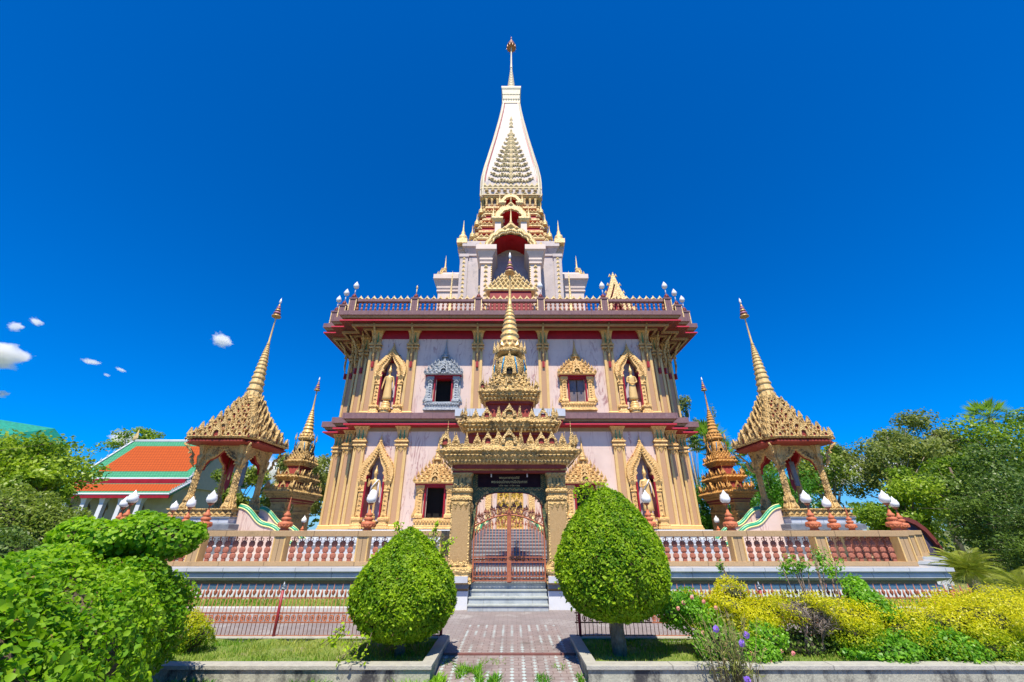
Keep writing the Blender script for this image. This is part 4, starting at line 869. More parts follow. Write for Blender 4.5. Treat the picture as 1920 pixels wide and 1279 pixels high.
#@@GATE
# ================================================================== GATES (one at the front, two farther back by the sides)
def tier(m_, hx, hy, z, h, n, red_neck=True, fixh=.3, seq='ktfsf'):
    """one gilded roof tier: neck, teeth, swelling cornice, ridge of antefixes"""
    d = .12
    m_.sq(0, 0, [(hx*.80, hy*.74, z), (hx*.80, hy*.74, z+h*.16), (hx*.86, hy*.82, z+h*.22), (hx*.86, hy*.82, z+h*.34), (hx*.93, hy*.92, z+h*.46), (hx*.92, hy*.90, z+h*.52), (hx, hy, z+h*.66), (hx, hy, z+h*.80), (hx*.95, hy*.93, z+h*.86), (hx*.97, hy*.95, z+h)], 0, d, 2, ms=[1 if red_neck else 0, 0, 0, 0, 0, 0, 0, 0, 0])
    m_.sq(0, -.0, [(hx*.36, hy*.9, z+h*.3), (hx*.37, hy*.98, z+h*.5), (hx*.38, hy*1.05, z+h*.66), (hx*.38, hy*1.05, z+h*.80), (hx*.37, hy*1.0, z+h*.9), (hx*.37, hy*1.0, z+h*.99)], 0)
    for sy in (-1, 1):
        for q, hh in ((.36, -.07), (.52, -.09)): m_.row(-hx*.36, sy*hy*(.96+q*.12), hx*.36, sy*hy*(.96+q*.12), z+h*(q+.12), int(hx*.72/.1), .08, hh, 0 if sy < 0 else R(180), 0)
        m_.row(-hx*.35, sy*hy*1.06, hx*.35, sy*hy*1.06, z+h*.64, int(hx*.72/.2), .2, .16, 0 if sy < 0 else R(180), 0)
    for sy, a in ((-1, 0), (1, R(180))):
        for rr, q, w_ in ((.93, .22, .085), (1.0, .44, .10)): 
            k = int(2*hx*rr/w_/1.35); m_.row(-hx*rr*.86, sy*hy*rr, hx*rr*.86, sy*hy*rr, z+h*(q+.1), k, w_, -.105, a, 0)
        k = int(2*hx/.19); m_.row(-hx*.9, sy*hy*1.0, hx*.9, sy*hy*1.0, z+h*.63, k, .19, .15, a, 0)
        k = int(2*hx/.21); m_.row(-hx*.92, sy*hy*1.02, hx*.92, sy*hy*1.02, z+h*.74, k, .17, -.12, a, 0)
        m_.row(-hx*.9, sy*hy*.9, hx*.9, sy*hy*.9, z+h*.97, n, fixh*.62, fixh, a, 0, seq)
        m_.kudu(0, sy*hy*1.0, z+h*.98, fixh*1.15, fixh*1.3, a, 0, 0)
        for sx in (-1, 1): m_.stupa(sx*hx*.88, sy*hy*.80, z+h, fixh*.2, fixh*1.9, 0, 8); m_.fix(sx*fixh*.95, sy*hy*1.0, z+h*.98, fixh*.36, fixh*1.1, a, 0)
    for sx in (-1, 1):
        a = sx*R(90); k = int(2*hy/.19); m_.row(sx*hx, -hy*.85, sx*hx, hy*.85, z+h*.63, k, .19, .15, a, 0); m_.row(sx*hx*.95, -hy*.75, sx*hx*.95, hy*.75, z+h*.97, max(3, n//3), fixh*.62, fixh, a, 0, 'fkf'); m_.row(sx*hx*.9, -hy*.75, sx*hx*.9, hy*.75, z+h*.34, int(2*hy/.1), .07, -.07, a, 0)
def spire_prof(z0, r0, z1, r1, n):
    pr = [(r0, z0)]; z = z0
    tot = sum(.9**k for k in range(n)); u = (z1-z0)/tot
    for k in range(n):
        t = (k+.5)/n; r = r0+(r1-r0)*(t**.75); h = u*.9**k
        pr += [(r*1.06, z+h*.05), (r*1.06, z+h*.18), (r*.94, z+h*.25), (r*.84, z+h*.85), (r*.98, z+h)]; z += h
    return pr
def parasol(parent, z, s=1.0):
    m_ = MB(); n = 16
    for k, (r, zz) in enumerate(((.19, 0), (.15, .15), (.115, .29), (.085, .41), (.055, .52))): m_.lathe(0, 0, [(r*s*.98, z+(zz-.015)*s), (r*s, z+(zz+.03)*s), (r*s*.62, z+(zz+.10)*s), (.02*s, z+(zz+.12)*s)], n, k % 2)
    m_.tube([(0, 0, z-.12*s), (0, 0, z+.75*s)], .015*s, 5, 0); m_.build('parasol_finial', [mat_para, mat_para2], parent)
    m_ = MB(); m_.lathe(0, 0, [(.02*s, z+.66*s), (.055*s, z+.76*s), (.04*s, z+.85*s), (.004, z+.98*s)], 8); m_.build('crystal_tip', glassw, parent)
mat_para = mat('aged_gilt_parasol', (.52, .33, .13), (.40, .24, .10), 8, .4, .25); mat_para2 = mat('mauve_parasol_lining', (.36, .14, .22), (.27, .10, .17), 8, .5)
def make_gate(G, G2):
    t = thing('gateway', 'x', 'gateway')
    for sx in (-1, 1):
        p = MB(); cx = sx*1.34; zt = 3.28
        p.sq(cx, 0, [(.36, .56, 0), (.36, .56, .10), (.33, .52, .14), (.33, .52, .22), (.36, .55, .26), (.36, .55, .34), (.29, .47, .42), (.27, .45, .50), (.265, .44, 1.98), (.30, .48, 2.02), (.30, .48, 2.08), (.265, .44, 2.12), (.265, .44, 2.20), (.31, .49, 2.24), (.31, .49, 2.30), (.26, .43, 2.34), (.26, .43, 2.66), (.30, .48, 2.70), (.30, .48, 2.74)], 0, .1, 1)
        for k in range(3): p.fix(cx+(k-1)*.15, -.46, 1.97, .15, -.24, 0, 0, .3); p.fix(cx+(k-1)*.17, -.50, .38, .17, .2, 0, 0, .3); p.fix(cx+(k-1)*.17, .46, 1.97, .17, -.32, R(180), 0, .3)
        for k in range(5):
            for a, xx in ((0, 0), ): p.fix(cx+(k-2)*.11, -.44, 2.34, .09, .12, 0, 0, .4); p.fix(cx+(k-2)*.11, -.45, 2.70, .10, -.12, 0, 0, .4)
            p.fix(cx+sx*.29, (k-2)*.18, 1.97, .17, -.32, sx*R(90), 0, .3); p.fix(cx-sx*.29, (k-2)*.18, 1.97, .17, -.32, -sx*R(90), 0, .3)
        for e in (-1, 1): p.box(cx+e*.245-.018, cx+e*.245+.018, -.462, -.43, .5, 1.98)
        pr = p.build('pillar', [G], t)
        q = MB(); q.box(cx-.225, cx+.225, -.456, -.42, .50, 1.97, 0)
        for k in range(3): q.box(cx-.115+.1*k, cx-.085+.1*k, -.442, -.42, 2.40, 2.62, 1)
        q.build('panel', [tan3, dkgreen], pr)
    l = MB(); l.box(-1.62, 1.62, -.47, .47, 2.742, 2.80, 1); l.box(-1.66, 1.66, -.50, .50, 2.802, 2.86, 0); l.box(-1.6, 1.6, -.45, .45, 2.862, 2.90, 1)
    l.build('lintel', [G, red2], t)
    r1 = MB(); tier(r1, 2.05, .86, 2.84, .66, 13, True, .36, 'kftfk'); r1.build('roof_tier', [G, red2], t)
    r1 = MB(); r1.sq(0, 0, [(1.35, .46, 3.45), (1.30, .44, 3.85)], 1, .12, 2); tier(r1, 1.50, .74, 3.80, .50, 9, True, .32, 'sfktf'); r1.build('roof_tier', [G, red2], t)
    r1 = MB(); r1.sq(0, 0, [(.80, .42, 4.28), (.72, .40, 4.80)], 1, .12, 2); tier(r1, .93, .66, 4.78, .50, 6, True, .24, 'kff'); r1.build('roof_tier', [G, red2], t)
    for k, (a, b, z) in enumerate(((.72, .56, 5.26), (.62, .52, 5.42), (.54, .47, 5.58))):
        r1 = MB(); r1.sq(0, 0, [(a*.85, b*.85, z), (a, b, z+.05), (a, b, z+.10), (a*.88, b*.88, z+.17)], 0, .15, 2)
        for q in range(4):
            r1.M = Matrix.Rotation(R(90*q), 4, 'Z'); w_ = a if q % 2 == 0 else b; o_ = b if q % 2 == 0 else a; r1.row(-w_*.85, -o_, w_*.85, -o_, z+.09, 6, .12, .2, 0, 0)
        r1.build('roof_ring', [G, red2], t)
    b = MB(); b.lathe(0, 0, [(.46, 5.72), (.50, 5.78), (.52, 5.95), (.50, 6.15), (.44, 6.35), (.38, 6.45), (.30, 6.50)], 20)
    b.lathe(0, 0, [(.34, 6.5), (.46, 6.56), (.50, 6.62), (.50, 6.70), (.40, 6.76)], 20)
    for q in range(4):
        b.M = Matrix.Rotation(R(90*q), 4, 'Z'); b.kudu(0, -.52, 5.74, .34, .5, 0, 0, 2); b.fix(0, -.50, 6.1, .2, .5, 0, 0, .3)
        for sx in (-1, 1): b.fix(sx*.42, -.42, 5.76, .16, 1.0, sx*R(45), 0, .3); b.fix(sx*.5, -.40, 6.5, .16, .45, sx*R(45), 0, .3)
        for sx in (-1, 1): b.tube([(sx*.25, -.485, 5.78), (sx*.22, -.50, 6.05), (sx*.17, -.455, 6.36)], .022, 5, 1)
    b.build('bell', [G, bluem, darkin], t)
    s = MB(); s.lathe(0, 0, spire_prof(6.76, .42, 8.5, .10, 9), 16); s.lathe(0, 0, [(.07, 8.5), (.095, 8.54), (.07, 8.6), (.055, 8.9), (.03, 9.75), (.045, 9.8), (.02, 9.9)], 10)
    for k in range(14): s.fix(.42*math.cos(k*.449), .42*math.sin(k*.449), 6.76, .18, .26, k*.449+R(90), 0, .3)
    s.build('spire', G2, t); parasol(t, 9.95, 1.0); return t
red2 = mat('brick_red_paint', (.30, .045, .03), (.22, .03, .022), 4, .6)
gA = make_gate(gold_old, gold_plain); gA.location = (AX+.02, 12.45, .56); gA['label'] = 'ornate gilded gateway with tiered roof, tall spire and black name plaque'
gB = dup(gA, None, 'small far gilded gateway with spire, left of the temple beside the left pavilion', (AX-13.3, 26.3, .56), R(90)); gB['group'] = 'far side gateways'
gC = dup(gA, None, 'orange gold far gateway with spire, right of the temple beside the right pavilion', (AX+13.3, 26.3, .56), R(-90)); gC['group'] = 'far side gateways'
for k in kids(gC):
    if k.name.split('.')[0] in ('roof_tier', 'roof_ring', 'bell', 'spire', 'lintel', 'pillar'):
        k.data = k.data.copy()
        for i, mm in enumerate(k.data.materials):
            if mm in (gold_old, gold_plain): k.data.materials[i] = gold_orange
# mosaic arch and plaque of the front gate
a = MB(); pts = []
for k in range(13): th = math.pi-math.pi*k/12; pts.append((1.02*math.cos(th)*(abs(math.cos(th))**-.35 if abs(math.cos(th)) > .2 else 1)*.92, 1.62+.62*math.sin(th)**.6))
a.band([(-1.06, 1.0)]+[(-1.06, 2.26) if x < -.6 else (1.06, 2.26) if x > .6 else (x, 2.26) for x, z in pts]+[(1.06, 1.0)], [(-1.03, 1.0)]+[(x*1.0, min(z, 2.235)) for x, z in pts]+[(1.03, 1.0)], -.16, -.06, 0)
a.box(-1.07, 1.07, -.17, -.05, 2.262, 2.74, 0); arch = a.build('mosaic_arch', dkgreen, gA)
a = MB(); q = [(-1.02, 1.0)]+[(x*.99, min(z, 2.235)-.004) for x, z in pts]+[(1.02, 1.0)]; a.tube([(x, -.17, z) for x, z in q], .016, 5); a.build('red_edge', red2, arch)
a = MB()
for k in range(15): a.tube([(-.95+.13*k, -.175, 2.29), (-.885+.13*k, -.18, 2.35), (-.82+.13*k, -.175, 2.29)], .010, 4)
for sx in (-1, 1):
    for k in range(6): a.tube([(sx*1.0, -.175, 2.36+.06*k), (sx*.93, -.18, 2.39+.06*k), (sx*1.0, -.175, 2.42+.06*k)], .009, 4)
    for k in range(5): a.fix(sx*(.92-.07*k), -.165, 1.9+.07*k, .1, .14, 0, 0, .2)
a.build('mosaic_scroll', gold_old, arch)
a = MB(); a.box(-.91, .91, -.19, -.172, 2.375, 2.735); pl = a.build('name_plaque', black, gA)
for tx, z, s in (('พระมหาธาตุเจดีย์', 2.605, .088), ('พระจอมไทยบารมีประกาศ', 2.485, .106), ('๖ มี.ค. ๒๕๔๓ - ๖ มี.ค. ๒๕๔๔', 2.40, .056)):
    c = bpy.data.curves.new('lettering', 'FONT'); c.body = tx; c.size = s; c.align_x = 'CENTER'; c.extrude = .004; c.offset = .0012; c.materials.append(letter)
    q = bpy.data.objects.new('lettering_curve', c); sc.collection.objects.link(q); bpy.context.view_layer.update()
    me = bpy.data.meshes.new_from_object(q); bpy.data.objects.remove(q); o = bpy.data.objects.new('lettering', me); sc.collection.objects.link(o); adopt(o, pl); o.location = (0, -.196, z); o.rotation_euler = (R(90), 0, 0)
for sx in (-1, 1): a = MB(); a.tube([(sx*.52, -.30, 2.74), (sx*.52, -.30, 2.64)], .022, 8); a.build('small_lamp', whitecl, gA)
# iron gate leaves
ig = thing('iron_gate', 'pair of rusty pink iron gate leaves with scrolled top in the gateway', 'gate', (AX+.02, 12.30, .57))
def scroll(m_, x, z, s, d=1, y=0, r=.009, turns=1.35, n=14):
    P = []
    for k in range(n+1): t = k/n; a = d*t*turns*2*math.pi+R(90); q = s*(1-t*.82); P.append((x+math.cos(a)*q, y, z+math.sin(a)*q))
    m_.tube(P, r, 4)
barme = None
def ztop(u): return 1.33+.30*math.sin(min(1, u)*math.pi/2)
for sx in (-1, 1):
    f = MB(); lo, hi = (.02, .99)
    for x in (lo+.02, hi-.02): f.box(*sorted((sx*(x-.02), sx*(x+.02))), -.02, .02, 0, ztop((hi-x)/(hi-lo))+.0)
    for z in (.03, .13, .46, .58): f.box(*sorted((sx*lo, sx*hi)), -.016, .016, z-.012, z+.012)
    arc = [(sx*(hi-(hi-lo)*k/12), 0, ztop(k/12)) for k in range(13)]; f.tube(arc, .022, 6); lf = f.build('gate_leaf', rust, ig)
    arc2 = [(x, y, z-.16) for x, y, z in arc]
    for k in range(1, 11):
        x = sx*(lo+(hi-lo)*k/11); h = ztop((hi-abs(x))/(hi-lo))-.14
        b = MB(); b.tube([(x, 0, .03), (x, 0, h)], .009, 6); b.lathe(x, 0, [(.009, .13), (.026, .2), (.012, .27), (.009, .30)], 6); b.fix(x, 0, h-.06, .06, .12, 0, 0, .3); b.build('bar', rust, lf)
    s1 = MB()
    for k in range(5):
        u = (k+.5)/5; x = sx*(hi-.06-(hi-lo-.1)*u); z = ztop(u)
        scroll(s1, x, z+.13, .125, sx, 0, .015); scroll(s1, x+sx*.10, z+.08, .075, -sx, 0, .012); scroll(s1, x-sx*.07, z+.22, .05, -sx, 0, .010); s1.fix(x, 0, z+.20, .11, .16, sx*R(0), 0, .3); s1.fix(x+sx*.1, 0, z+.13, .08, .12, 0)
        scroll(s1, x, z-.09, .07, -sx, 0, .009); s1.fix(x-sx*.06, 0, z+.02, .07, .16, 0)
    for k in range(8):
        x = sx*(.09+.12*k); scroll(s1, x, .52, .045, 1 if k % 2 else -1, 0, .008); scroll(s1, x, .08, .045, -1 if k % 2 else 1, 0, .008); s1.fix(x+sx*.05, 0, .46, .04, .1, 0)
    s1.build('scrollwork', iron if False else mat('iron_scroll_'+('left' if sx < 0 else 'right'), (.16, .07, .05), (.34, .13, .08), 6, .5, .1), lf)
b = MB(); b.box(-.028, .028, -.03, .03, 0, 1.66); b.fix(0, -.03, 1.62, .10, .26, 0); b.build('lock_stile', rust, ig)
b = MB(); b.tube([(.2, -.035, .55), (.2, -.03, 1.0)], .012, 5)
for k in range(5): scroll(b, .02+.09*k, .56+.03*(k % 2), .045, 1 if k % 2 else -1, -.03, .010)
b.build('latch_ornament', iron, ig)
# ================================================================== PAVILIONS
def make_pavilion(G, mir):
    t = thing('pavilion', 'x', 'pavilion')
    p = MB(); p.sq(0, 0, [(1.75, 1.75, .0), (1.75, 1.75, .3), (1.55, 1.55, .35), (1.55, 1.55, .95), (1.68, 1.68, 1.0), (1.68, 1.68, 1.18), (1.45, 1.45, 1.25), (1.45, 1.45, 1.42), (1.5, 1.5, 1.44), (1.5, 1.5, 1.50)], ms=[1, 0, 1, 0, 1, 1, 0, 1, 1]); p.build('podium', [greym, darkm], t)
    p = MB(); p.sq(0, 0, [(1.5, 1.5, 1.505), (1.5, 1.5, 1.55), (1.40, 1.40, 1.57), (1.40, 1.40, 1.78), (1.5, 1.5, 1.80), (1.5, 1.5, 1.85)])
    for q in range(4): p.M = Matrix.Rotation(R(90*q), 4, 'Z'); p.row(-1.35, -1.42, 1.35, -1.42, 1.57, 11, .23, .22, 0)
    p.build('lotus_base', G, t)
    zb, zt = 1.85, 4.78
    for sx in (-1, 1):
        for sy in (-1, 1):
            c = MB(); X, Y = sx*.98, sy*.98
            c.sq(X, Y, [(.31, .31, zb), (.30, .30, zb+.1), (.21, .21, zb+.3), (.18, .18, zb+.5), (.14, .14, zb+.62), (.125, .125, zt-1.0), (.16, .16, zt-.95), (.135, .135, zt-.85), (.17, .17, zt-.4), (.27, .27, zt-.02)], 0, .3, 2)
            for q in range(4):
                M1 = Matrix.Translation((X, Y, 0)) @ Matrix.Rotation(R(90*q), 4, 'Z'); c.M = M1
                for k in range(9): c.fix(0, -.135, zb+.55+.18*k, .115, .2, 0, 0, .3)
                c.fix(0, -.30, zb+.02, .30, .26, 0, 0, .2); c.fix(0, -.23, zb+.3, .18, .28, 0, 0, .3); c.fix(0, -.17, zt-1.05, .2, .3, 0, 0, .4); c.fix(0, -.19, zt-.5, .26, -.5, 0, 0, .2)
            c.M = None; pc = c.build('column', G, t)
            c = MB(); c.tube([(sx*1.12, sy*1.12, zt-1.1), (sx*1.28, sy*1.28, zt-.8), (sx*1.25, sy*1.25, zt-.5), (sx*1.5, sy*1.5, zt-.12), (sx*1.62, sy*1.62, zt)], [.02, .06, .045, .06, .04], 6)
            for k in range(4): c.fix(sx*(1.22+.08*k), sy*(1.22+.08*k), zt-.9+.22*k, .14, .24, R(45)*sx*sy, 0)
            c.build('roof_bracket', G, pc)
    for q in range(4):
        Mq = Matrix.Rotation(R(90*q), 4, 'Z'); a = MB(); a.M = Mq
        n = 7; O = [(-.84, zt-1.15)]+[(-.84, zt-.9), (-.84, zt-.02), (-.4, zt-.02), (0, zt-.02), (.4, zt-.02), (.84, zt-.02), (.84, zt-.9)]+[(.84, zt-1.15)]
        I = [(-.81, zt-1.15), (-.79, zt-.92), (-.64, zt-.70), (-.36, zt-.58), (0, zt-.20), (.36, zt-.58), (.64, zt-.70), (.79, zt-.92), (.81, zt-1.15)]
        a.band(O, I, -1.04, -.92)
        for k in range(14):
            x = -.75+1.5*k/13; z_ = float(np.interp(abs(x), [0, .34, .6, .78], [zt-.20, zt-.58, zt-.70, zt-1.0])); a.fix(x, -1.05, z_+.03, .15, .16, 0, 0, .3); a.fix(x, -1.05, z_+.2, .12, .14, 0, 0, .3)
        a.build('arch', G, t)
        a = MB(); a.M = Mq; a.band([(x*.97, z_+.02) for x, z_ in O], [(x*.985, z_-.03) for x, z_ in I], -.92, -.84); a.build('arch_lining', curtain, t)
    for sx in (-mir,):
        a = MB(); a.box(sx*.62-.12, sx*.62+.12, .80, .83, zb+1.2, zt-.3); a.add([(sx*.62-.12, .82, zb+1.2), (sx*.62+.12, .82, zb+1.2), (sx*.62, .82, zb+.8)], [(0, 1, 2)]); a.fix(sx*.62, .80, zb+1.5, .10, .4, 0, 1); a.build('red_inner_strip', [curtain, gold_pale], t)  # red strip standing in for the red inner face of a column
    a = MB(); a.box(.35, .55, .2, .3, zt-1.8, zt-.6); a.tube([(.45, .25, zt-.6), (.45, .25, zt)], .02, 5); a.build('bell_drum', darkm, t)
    r = MB(); r.sq(0, 0, [(1.0, 1.0, zt-.03), (1.72, 1.72, zt+.04), (1.80, 1.80, zt+.05), (1.80, 1.80, zt+.12), (1.3, 1.3, zt+.14)], 1, .14, 2, ms=[1, 1, 1, 0]); r.build('roof_soffit', [G, red2], t)
    ws = [1.84, 1.52, 1.25, 1.02, .83, .67, .54]; z = zt+.12
    for k, w_ in enumerate(ws):
        r = MB(); h = .49-.018*k
        r.sq(0, 0, [(w_*.86, w_*.86, z), (w_*.96, w_*.96, z+h*.18), (w_, w_, z+h*.28), (w_, w_, z+h*.42), (w_*.93, w_*.93, z+h*.5), (w_*.80, w_*.80, z+h*.62), (w_*.78, w_*.78, z+h)], 0, .14, 2, ms=[1, 0, 0, 0, 0, 1])
        for q in range(4):
            r.M = Matrix.Rotation(R(90*q), 4, 'Z'); n = max(5, int(w_*2/.24)); r.row(-w_*.70, -w_*1.0, w_*.70, -w_*1.0, z+h*.36, n, .19, h*.78, 0, 0, 'sfk' if k % 2 else 'fks', .15); r.row(-w_*.72, -w_*1.01, w_*.72, -w_*1.01, z+h*.4, n+2, .17, -.14, 0, 0)
            r.kudu(0, -w_*1.03, z+h*.30, .42-.03*k, h*1.5, 0, 0, 1)
            for e in (-1, 1): r.kudu(e*w_*.79, -w_*.90, z+h*.34, .24, h*.95, e*R(20), 0, 1); r.fix(e*w_*.88, -w_*.84, z+h*.36, .20, h*1.05, e*R(45), 0, .5, lean=-.1)
        r.M = None; r.build('roof_tier', [G, red2], t); z += h*.78
    r = MB(); r.sq(0, 0, [(.44, .44, z), (.50, .50, z+.1), (.36, .36, z+.3)], 0, .15, 2)
    for q in range(12): a_ = q*math.pi/6; r.fix(.42*math.cos(a_), .42*math.sin(a_), z+.1, .18, .5, a_+R(90), 0, .3)
    r.build('roof_crown', G, t)
    zs = z+.28; s = MB(); s.lathe(0, 0, spire_prof(zs, .46, 10.75, .09, 14), 12, 0, False); s.lathe(0, 0, [(.07, 10.75), (.09, 10.82), (.055, 10.95), (.03, 12.45), (.05, 12.5), (.02, 12.6)], 10); s.build('spire', gold_pale2, t)
    parasol(t, 12.65, 1.35)
    # stairs on the inner side with wavy green topped parapets
    st = MB()
    for k in range(9): st.box(mir*1.5, mir*(1.5+.30*(9-k)), -.75, .75, .165*k+.001*k, .165*(k+1)) if mir > 0 else st.box(-(1.5+.30*(9-k)), -1.5, -.75, .75, .165*k+.001*k, .165*(k+1))
    sp = st.build('stair', stairm, t)
    for y in (-.85, .85):
        w_ = MB(); N_ = 24; P = []
        for k in range(N_+1): u = k/N_; P.append((mir*(1.45+3.0*u), 1.95-1.62*u+.09*math.sin(u*4*math.pi)))
        w_.extr([(mir*1.45, 0)]+P+[(mir*4.6, 0)], y-.09, y+.09); pw = w_.build('stair_parapet', marble, sp)
        w_ = MB(); w_.tube([(x, y, z_) for x, z_ in P], .12, 8); adopt(w_.build('wavy_rail', greenp), t)
        w_ = MB(); w_.tube([(x, y, z_+.10) for x, z_ in P], .045, 5); w_.tube([(x, y-.12, z_-.04) for x, z_ in P], .03, 5); adopt(w_.build('rail_rim', creamrim), t)
    return t
gold_pale2 = mat('spire_gold_paint', (.74, .54, .24), (.62, .42, .16), 6, .4, .1, .2, 20)  # paler gold of the pavilion spires
pv = make_pavilion(gold_old, 1); pv.location = (AX-14.2, 21.3, .872); pv['label'] = 'gilded open pavilion with stepped spire roof left of the temple'; pv['group'] = 'corner pavilions'
pw_ = make_pavilion(gold_old, -1); pw_.location = (AX+14.2, 21.3, .872); pw_['label'] = 'gilded open pavilion with stepped spire roof right of the temple'; pw_['group'] = 'corner pavilions'
for x, y, lb in ((-12.0, 25.5, 'tiny distant lotus lamp just left of the temple corner'), (12.0, 25.5, 'tiny distant lotus lamp just right of the temple corner')): put_lamp(x+AX, y, lb, 1.45)
# ================================================================== IRON FENCE in front
def fence(label, x0, x1, posts):
    t = thing('fence', label, 'fence', (x0, 8.72, .09)); Ln = x1-x0
    r = MB()
    for z, h in ((.0, .010), (.20, .009), (.345, .009), (.575, .010)): r.box(0, Ln, -.010, .010, z, z+h*2)
    r.build('rail', rust, t)
    tall = MB(); tall.tube([(0, 0, 0), (0, 0, .70)], .0065, 5); tall.lathe(0, 0, [(.006, .62), (.016, .64), (.024, .68), (.013, .72), (.003, .81)], 5)
    for sx in (-1, 1): tall.tube([(0, 0, .62), (sx*.028, 0, .66), (sx*.030, 0, .69), (sx*.018, 0, .70)], .006, 4)
    short = MB(); short.tube([(0, 0, 0), (0, 0, .60)], .0055, 5); short.lathe(0, 0, [(.006, .58), (.018, .61), (.020, .65), (.004, .73)], 5)
    ros = MB(); A_ = [(.042*math.cos(k*.6283), .275+.052*math.sin(k*.6283)) for k in range(10)]; B_ = [(x*.68, .275+(z-.275)*.68) for x, z in A_]; ros.band(A_, B_, -.008, .008, 0, True)
    for k in range(4): ros.fix(0, 0, .275, .03, .04*(1 if k % 2 else -1), 0)
    ms = {}
    n = int(Ln/.0735)
    for k in range(n):
        for nm, B, cond in (('picket', tall, k % 2 == 0), ('short_picket', short, k % 2 == 1)):
            if not cond: continue
            if nm not in ms: o = B.build(nm, rust, t); ms[nm] = o.data
            else: o = bpy.data.objects.new(nm, ms[nm]); sc.collection.objects.link(o); adopt(o, t)
            o.location = (.03+.0735*k, 0, 0); o.rotation_euler = (0, random.gauss(0, .008), 0)
    m = int(Ln/.115)
    for k in range(m):
        if 'r' not in ms: o = ros.build('rosette', terra, t); ms['r'] = o.data
        else: o = bpy.data.objects.new('rosette', ms['r']); sc.collection.objects.link(o); adopt(o, t)
        o.location = (.06+.115*k, 0, 0)
    for px in posts:
        p = MB(); p.tube([(0, 0, -.1), (0, 0, .72)], .026, 10); p.lathe(0, 0, [(.03, .72), (.032, .745), (.02, .76), (.03, .785), (.012, .81), (.003, .85)], 10, 1); o = p.build('fence_post', [dkred, silver], t); o.location = (px-x0, -.03, 0)
    return t
fence('rust coloured spear topped iron fence left of the entrance path', -7.6, -1.22, [-7.4, -4.25, -1.27])
fence('rust coloured spear topped iron fence right of the entrance path', 1.14, 8.6, [1.22, 4.6, 8.15])
# ================================================================== PLANTERS
for sx, nm in ((-1, 'left'), (1, 'right')):
    t = thing('planter', f'long aged concrete planter with pale cap {nm} of the entrance path', 'planter', (0, 0, 0))
    xa, xb = ((-1.12, -13) if sx < 0 else (1.04, 13)); x0, x1 = min(xa, xb), max(xa, xb)
    b = MB(); b.box(x0, x1, 6.88, 7.02, -.13, .078); b.box(x0, x1, 8.62, 8.80, -.13, .072)
    xi = (x1-.13, x1) if sx < 0 else (x0, x0+.13); b.box(*xi, 7.02, 8.62, -.13, .075); b.build('planter_wall', concrete, t, .006)
    c = MB(); c.box(x0-(0 if sx < 0 else .02), x1+(.02 if sx < 0 else 0), 6.85, 7.06, .08, .13); xj = (x1-.15, x1+.02) if sx < 0 else (x0-.02, x0+.15); c.box(*xj, 7.062, 8.60, .08, .128); c.box(x0, x1, 8.602, 8.83, .075, .10)
    c.build('planter_cap', capc, t, .006)
    s = MB(); xs = (x0, x1-.13) if sx < 0 else (x0+.13, x1); n = 60; m = 8
    vs = [(xs[0]+(xs[1]-xs[0])*i/n, 7.03+1.58*j/m, .055+.03*math.sin(i*1.3)*math.sin(j)) for j in range(m+1) for i in range(n+1)]
    s.add(vs, [(j*(n+1)+i, j*(n+1)+i+1, (j+1)*(n+1)+i+1, (j+1)*(n+1)+i) for j in range(m) for i in range(n)], 0, True); s.build('planter_soil', soil, t)
    o = blades('planter_grass', max(xs[0], -9), min(xs[1], 9), 7.05, 8.6, .05, 14000, .055, lf_gras, wd=.005); prop(o, kind='stuff')
o = blades('path_weeds', -1.1, -.2, 6.3, 7.9, -.10, 5200, .085, lf_grn, keep=lambda X, Y: (np.sin(X*9+1)*np.sin(Y*7)+.55*np.sin(X*23) > .35) & (Y < 7.9), wd=.008, lean=.9); prop(o, kind='stuff')
o = blades('path_weeds', .35, 1.0, 6.3, 7.6, -.10, 1500, .07, lf_grn, keep=lambda X, Y: (np.sin(X*11)*np.sin(Y*6) > .45), wd=.007, lean=.9); prop(o, kind='stuff')
o = blades('verge_weeds', -6, -1.2, 6.55, 6.86, -.13, 1600, .13, lf_grn, keep=lambda X, Y: np.sin(X*4) > .2, wd=.008, lean=.7); prop(o, kind='stuff')
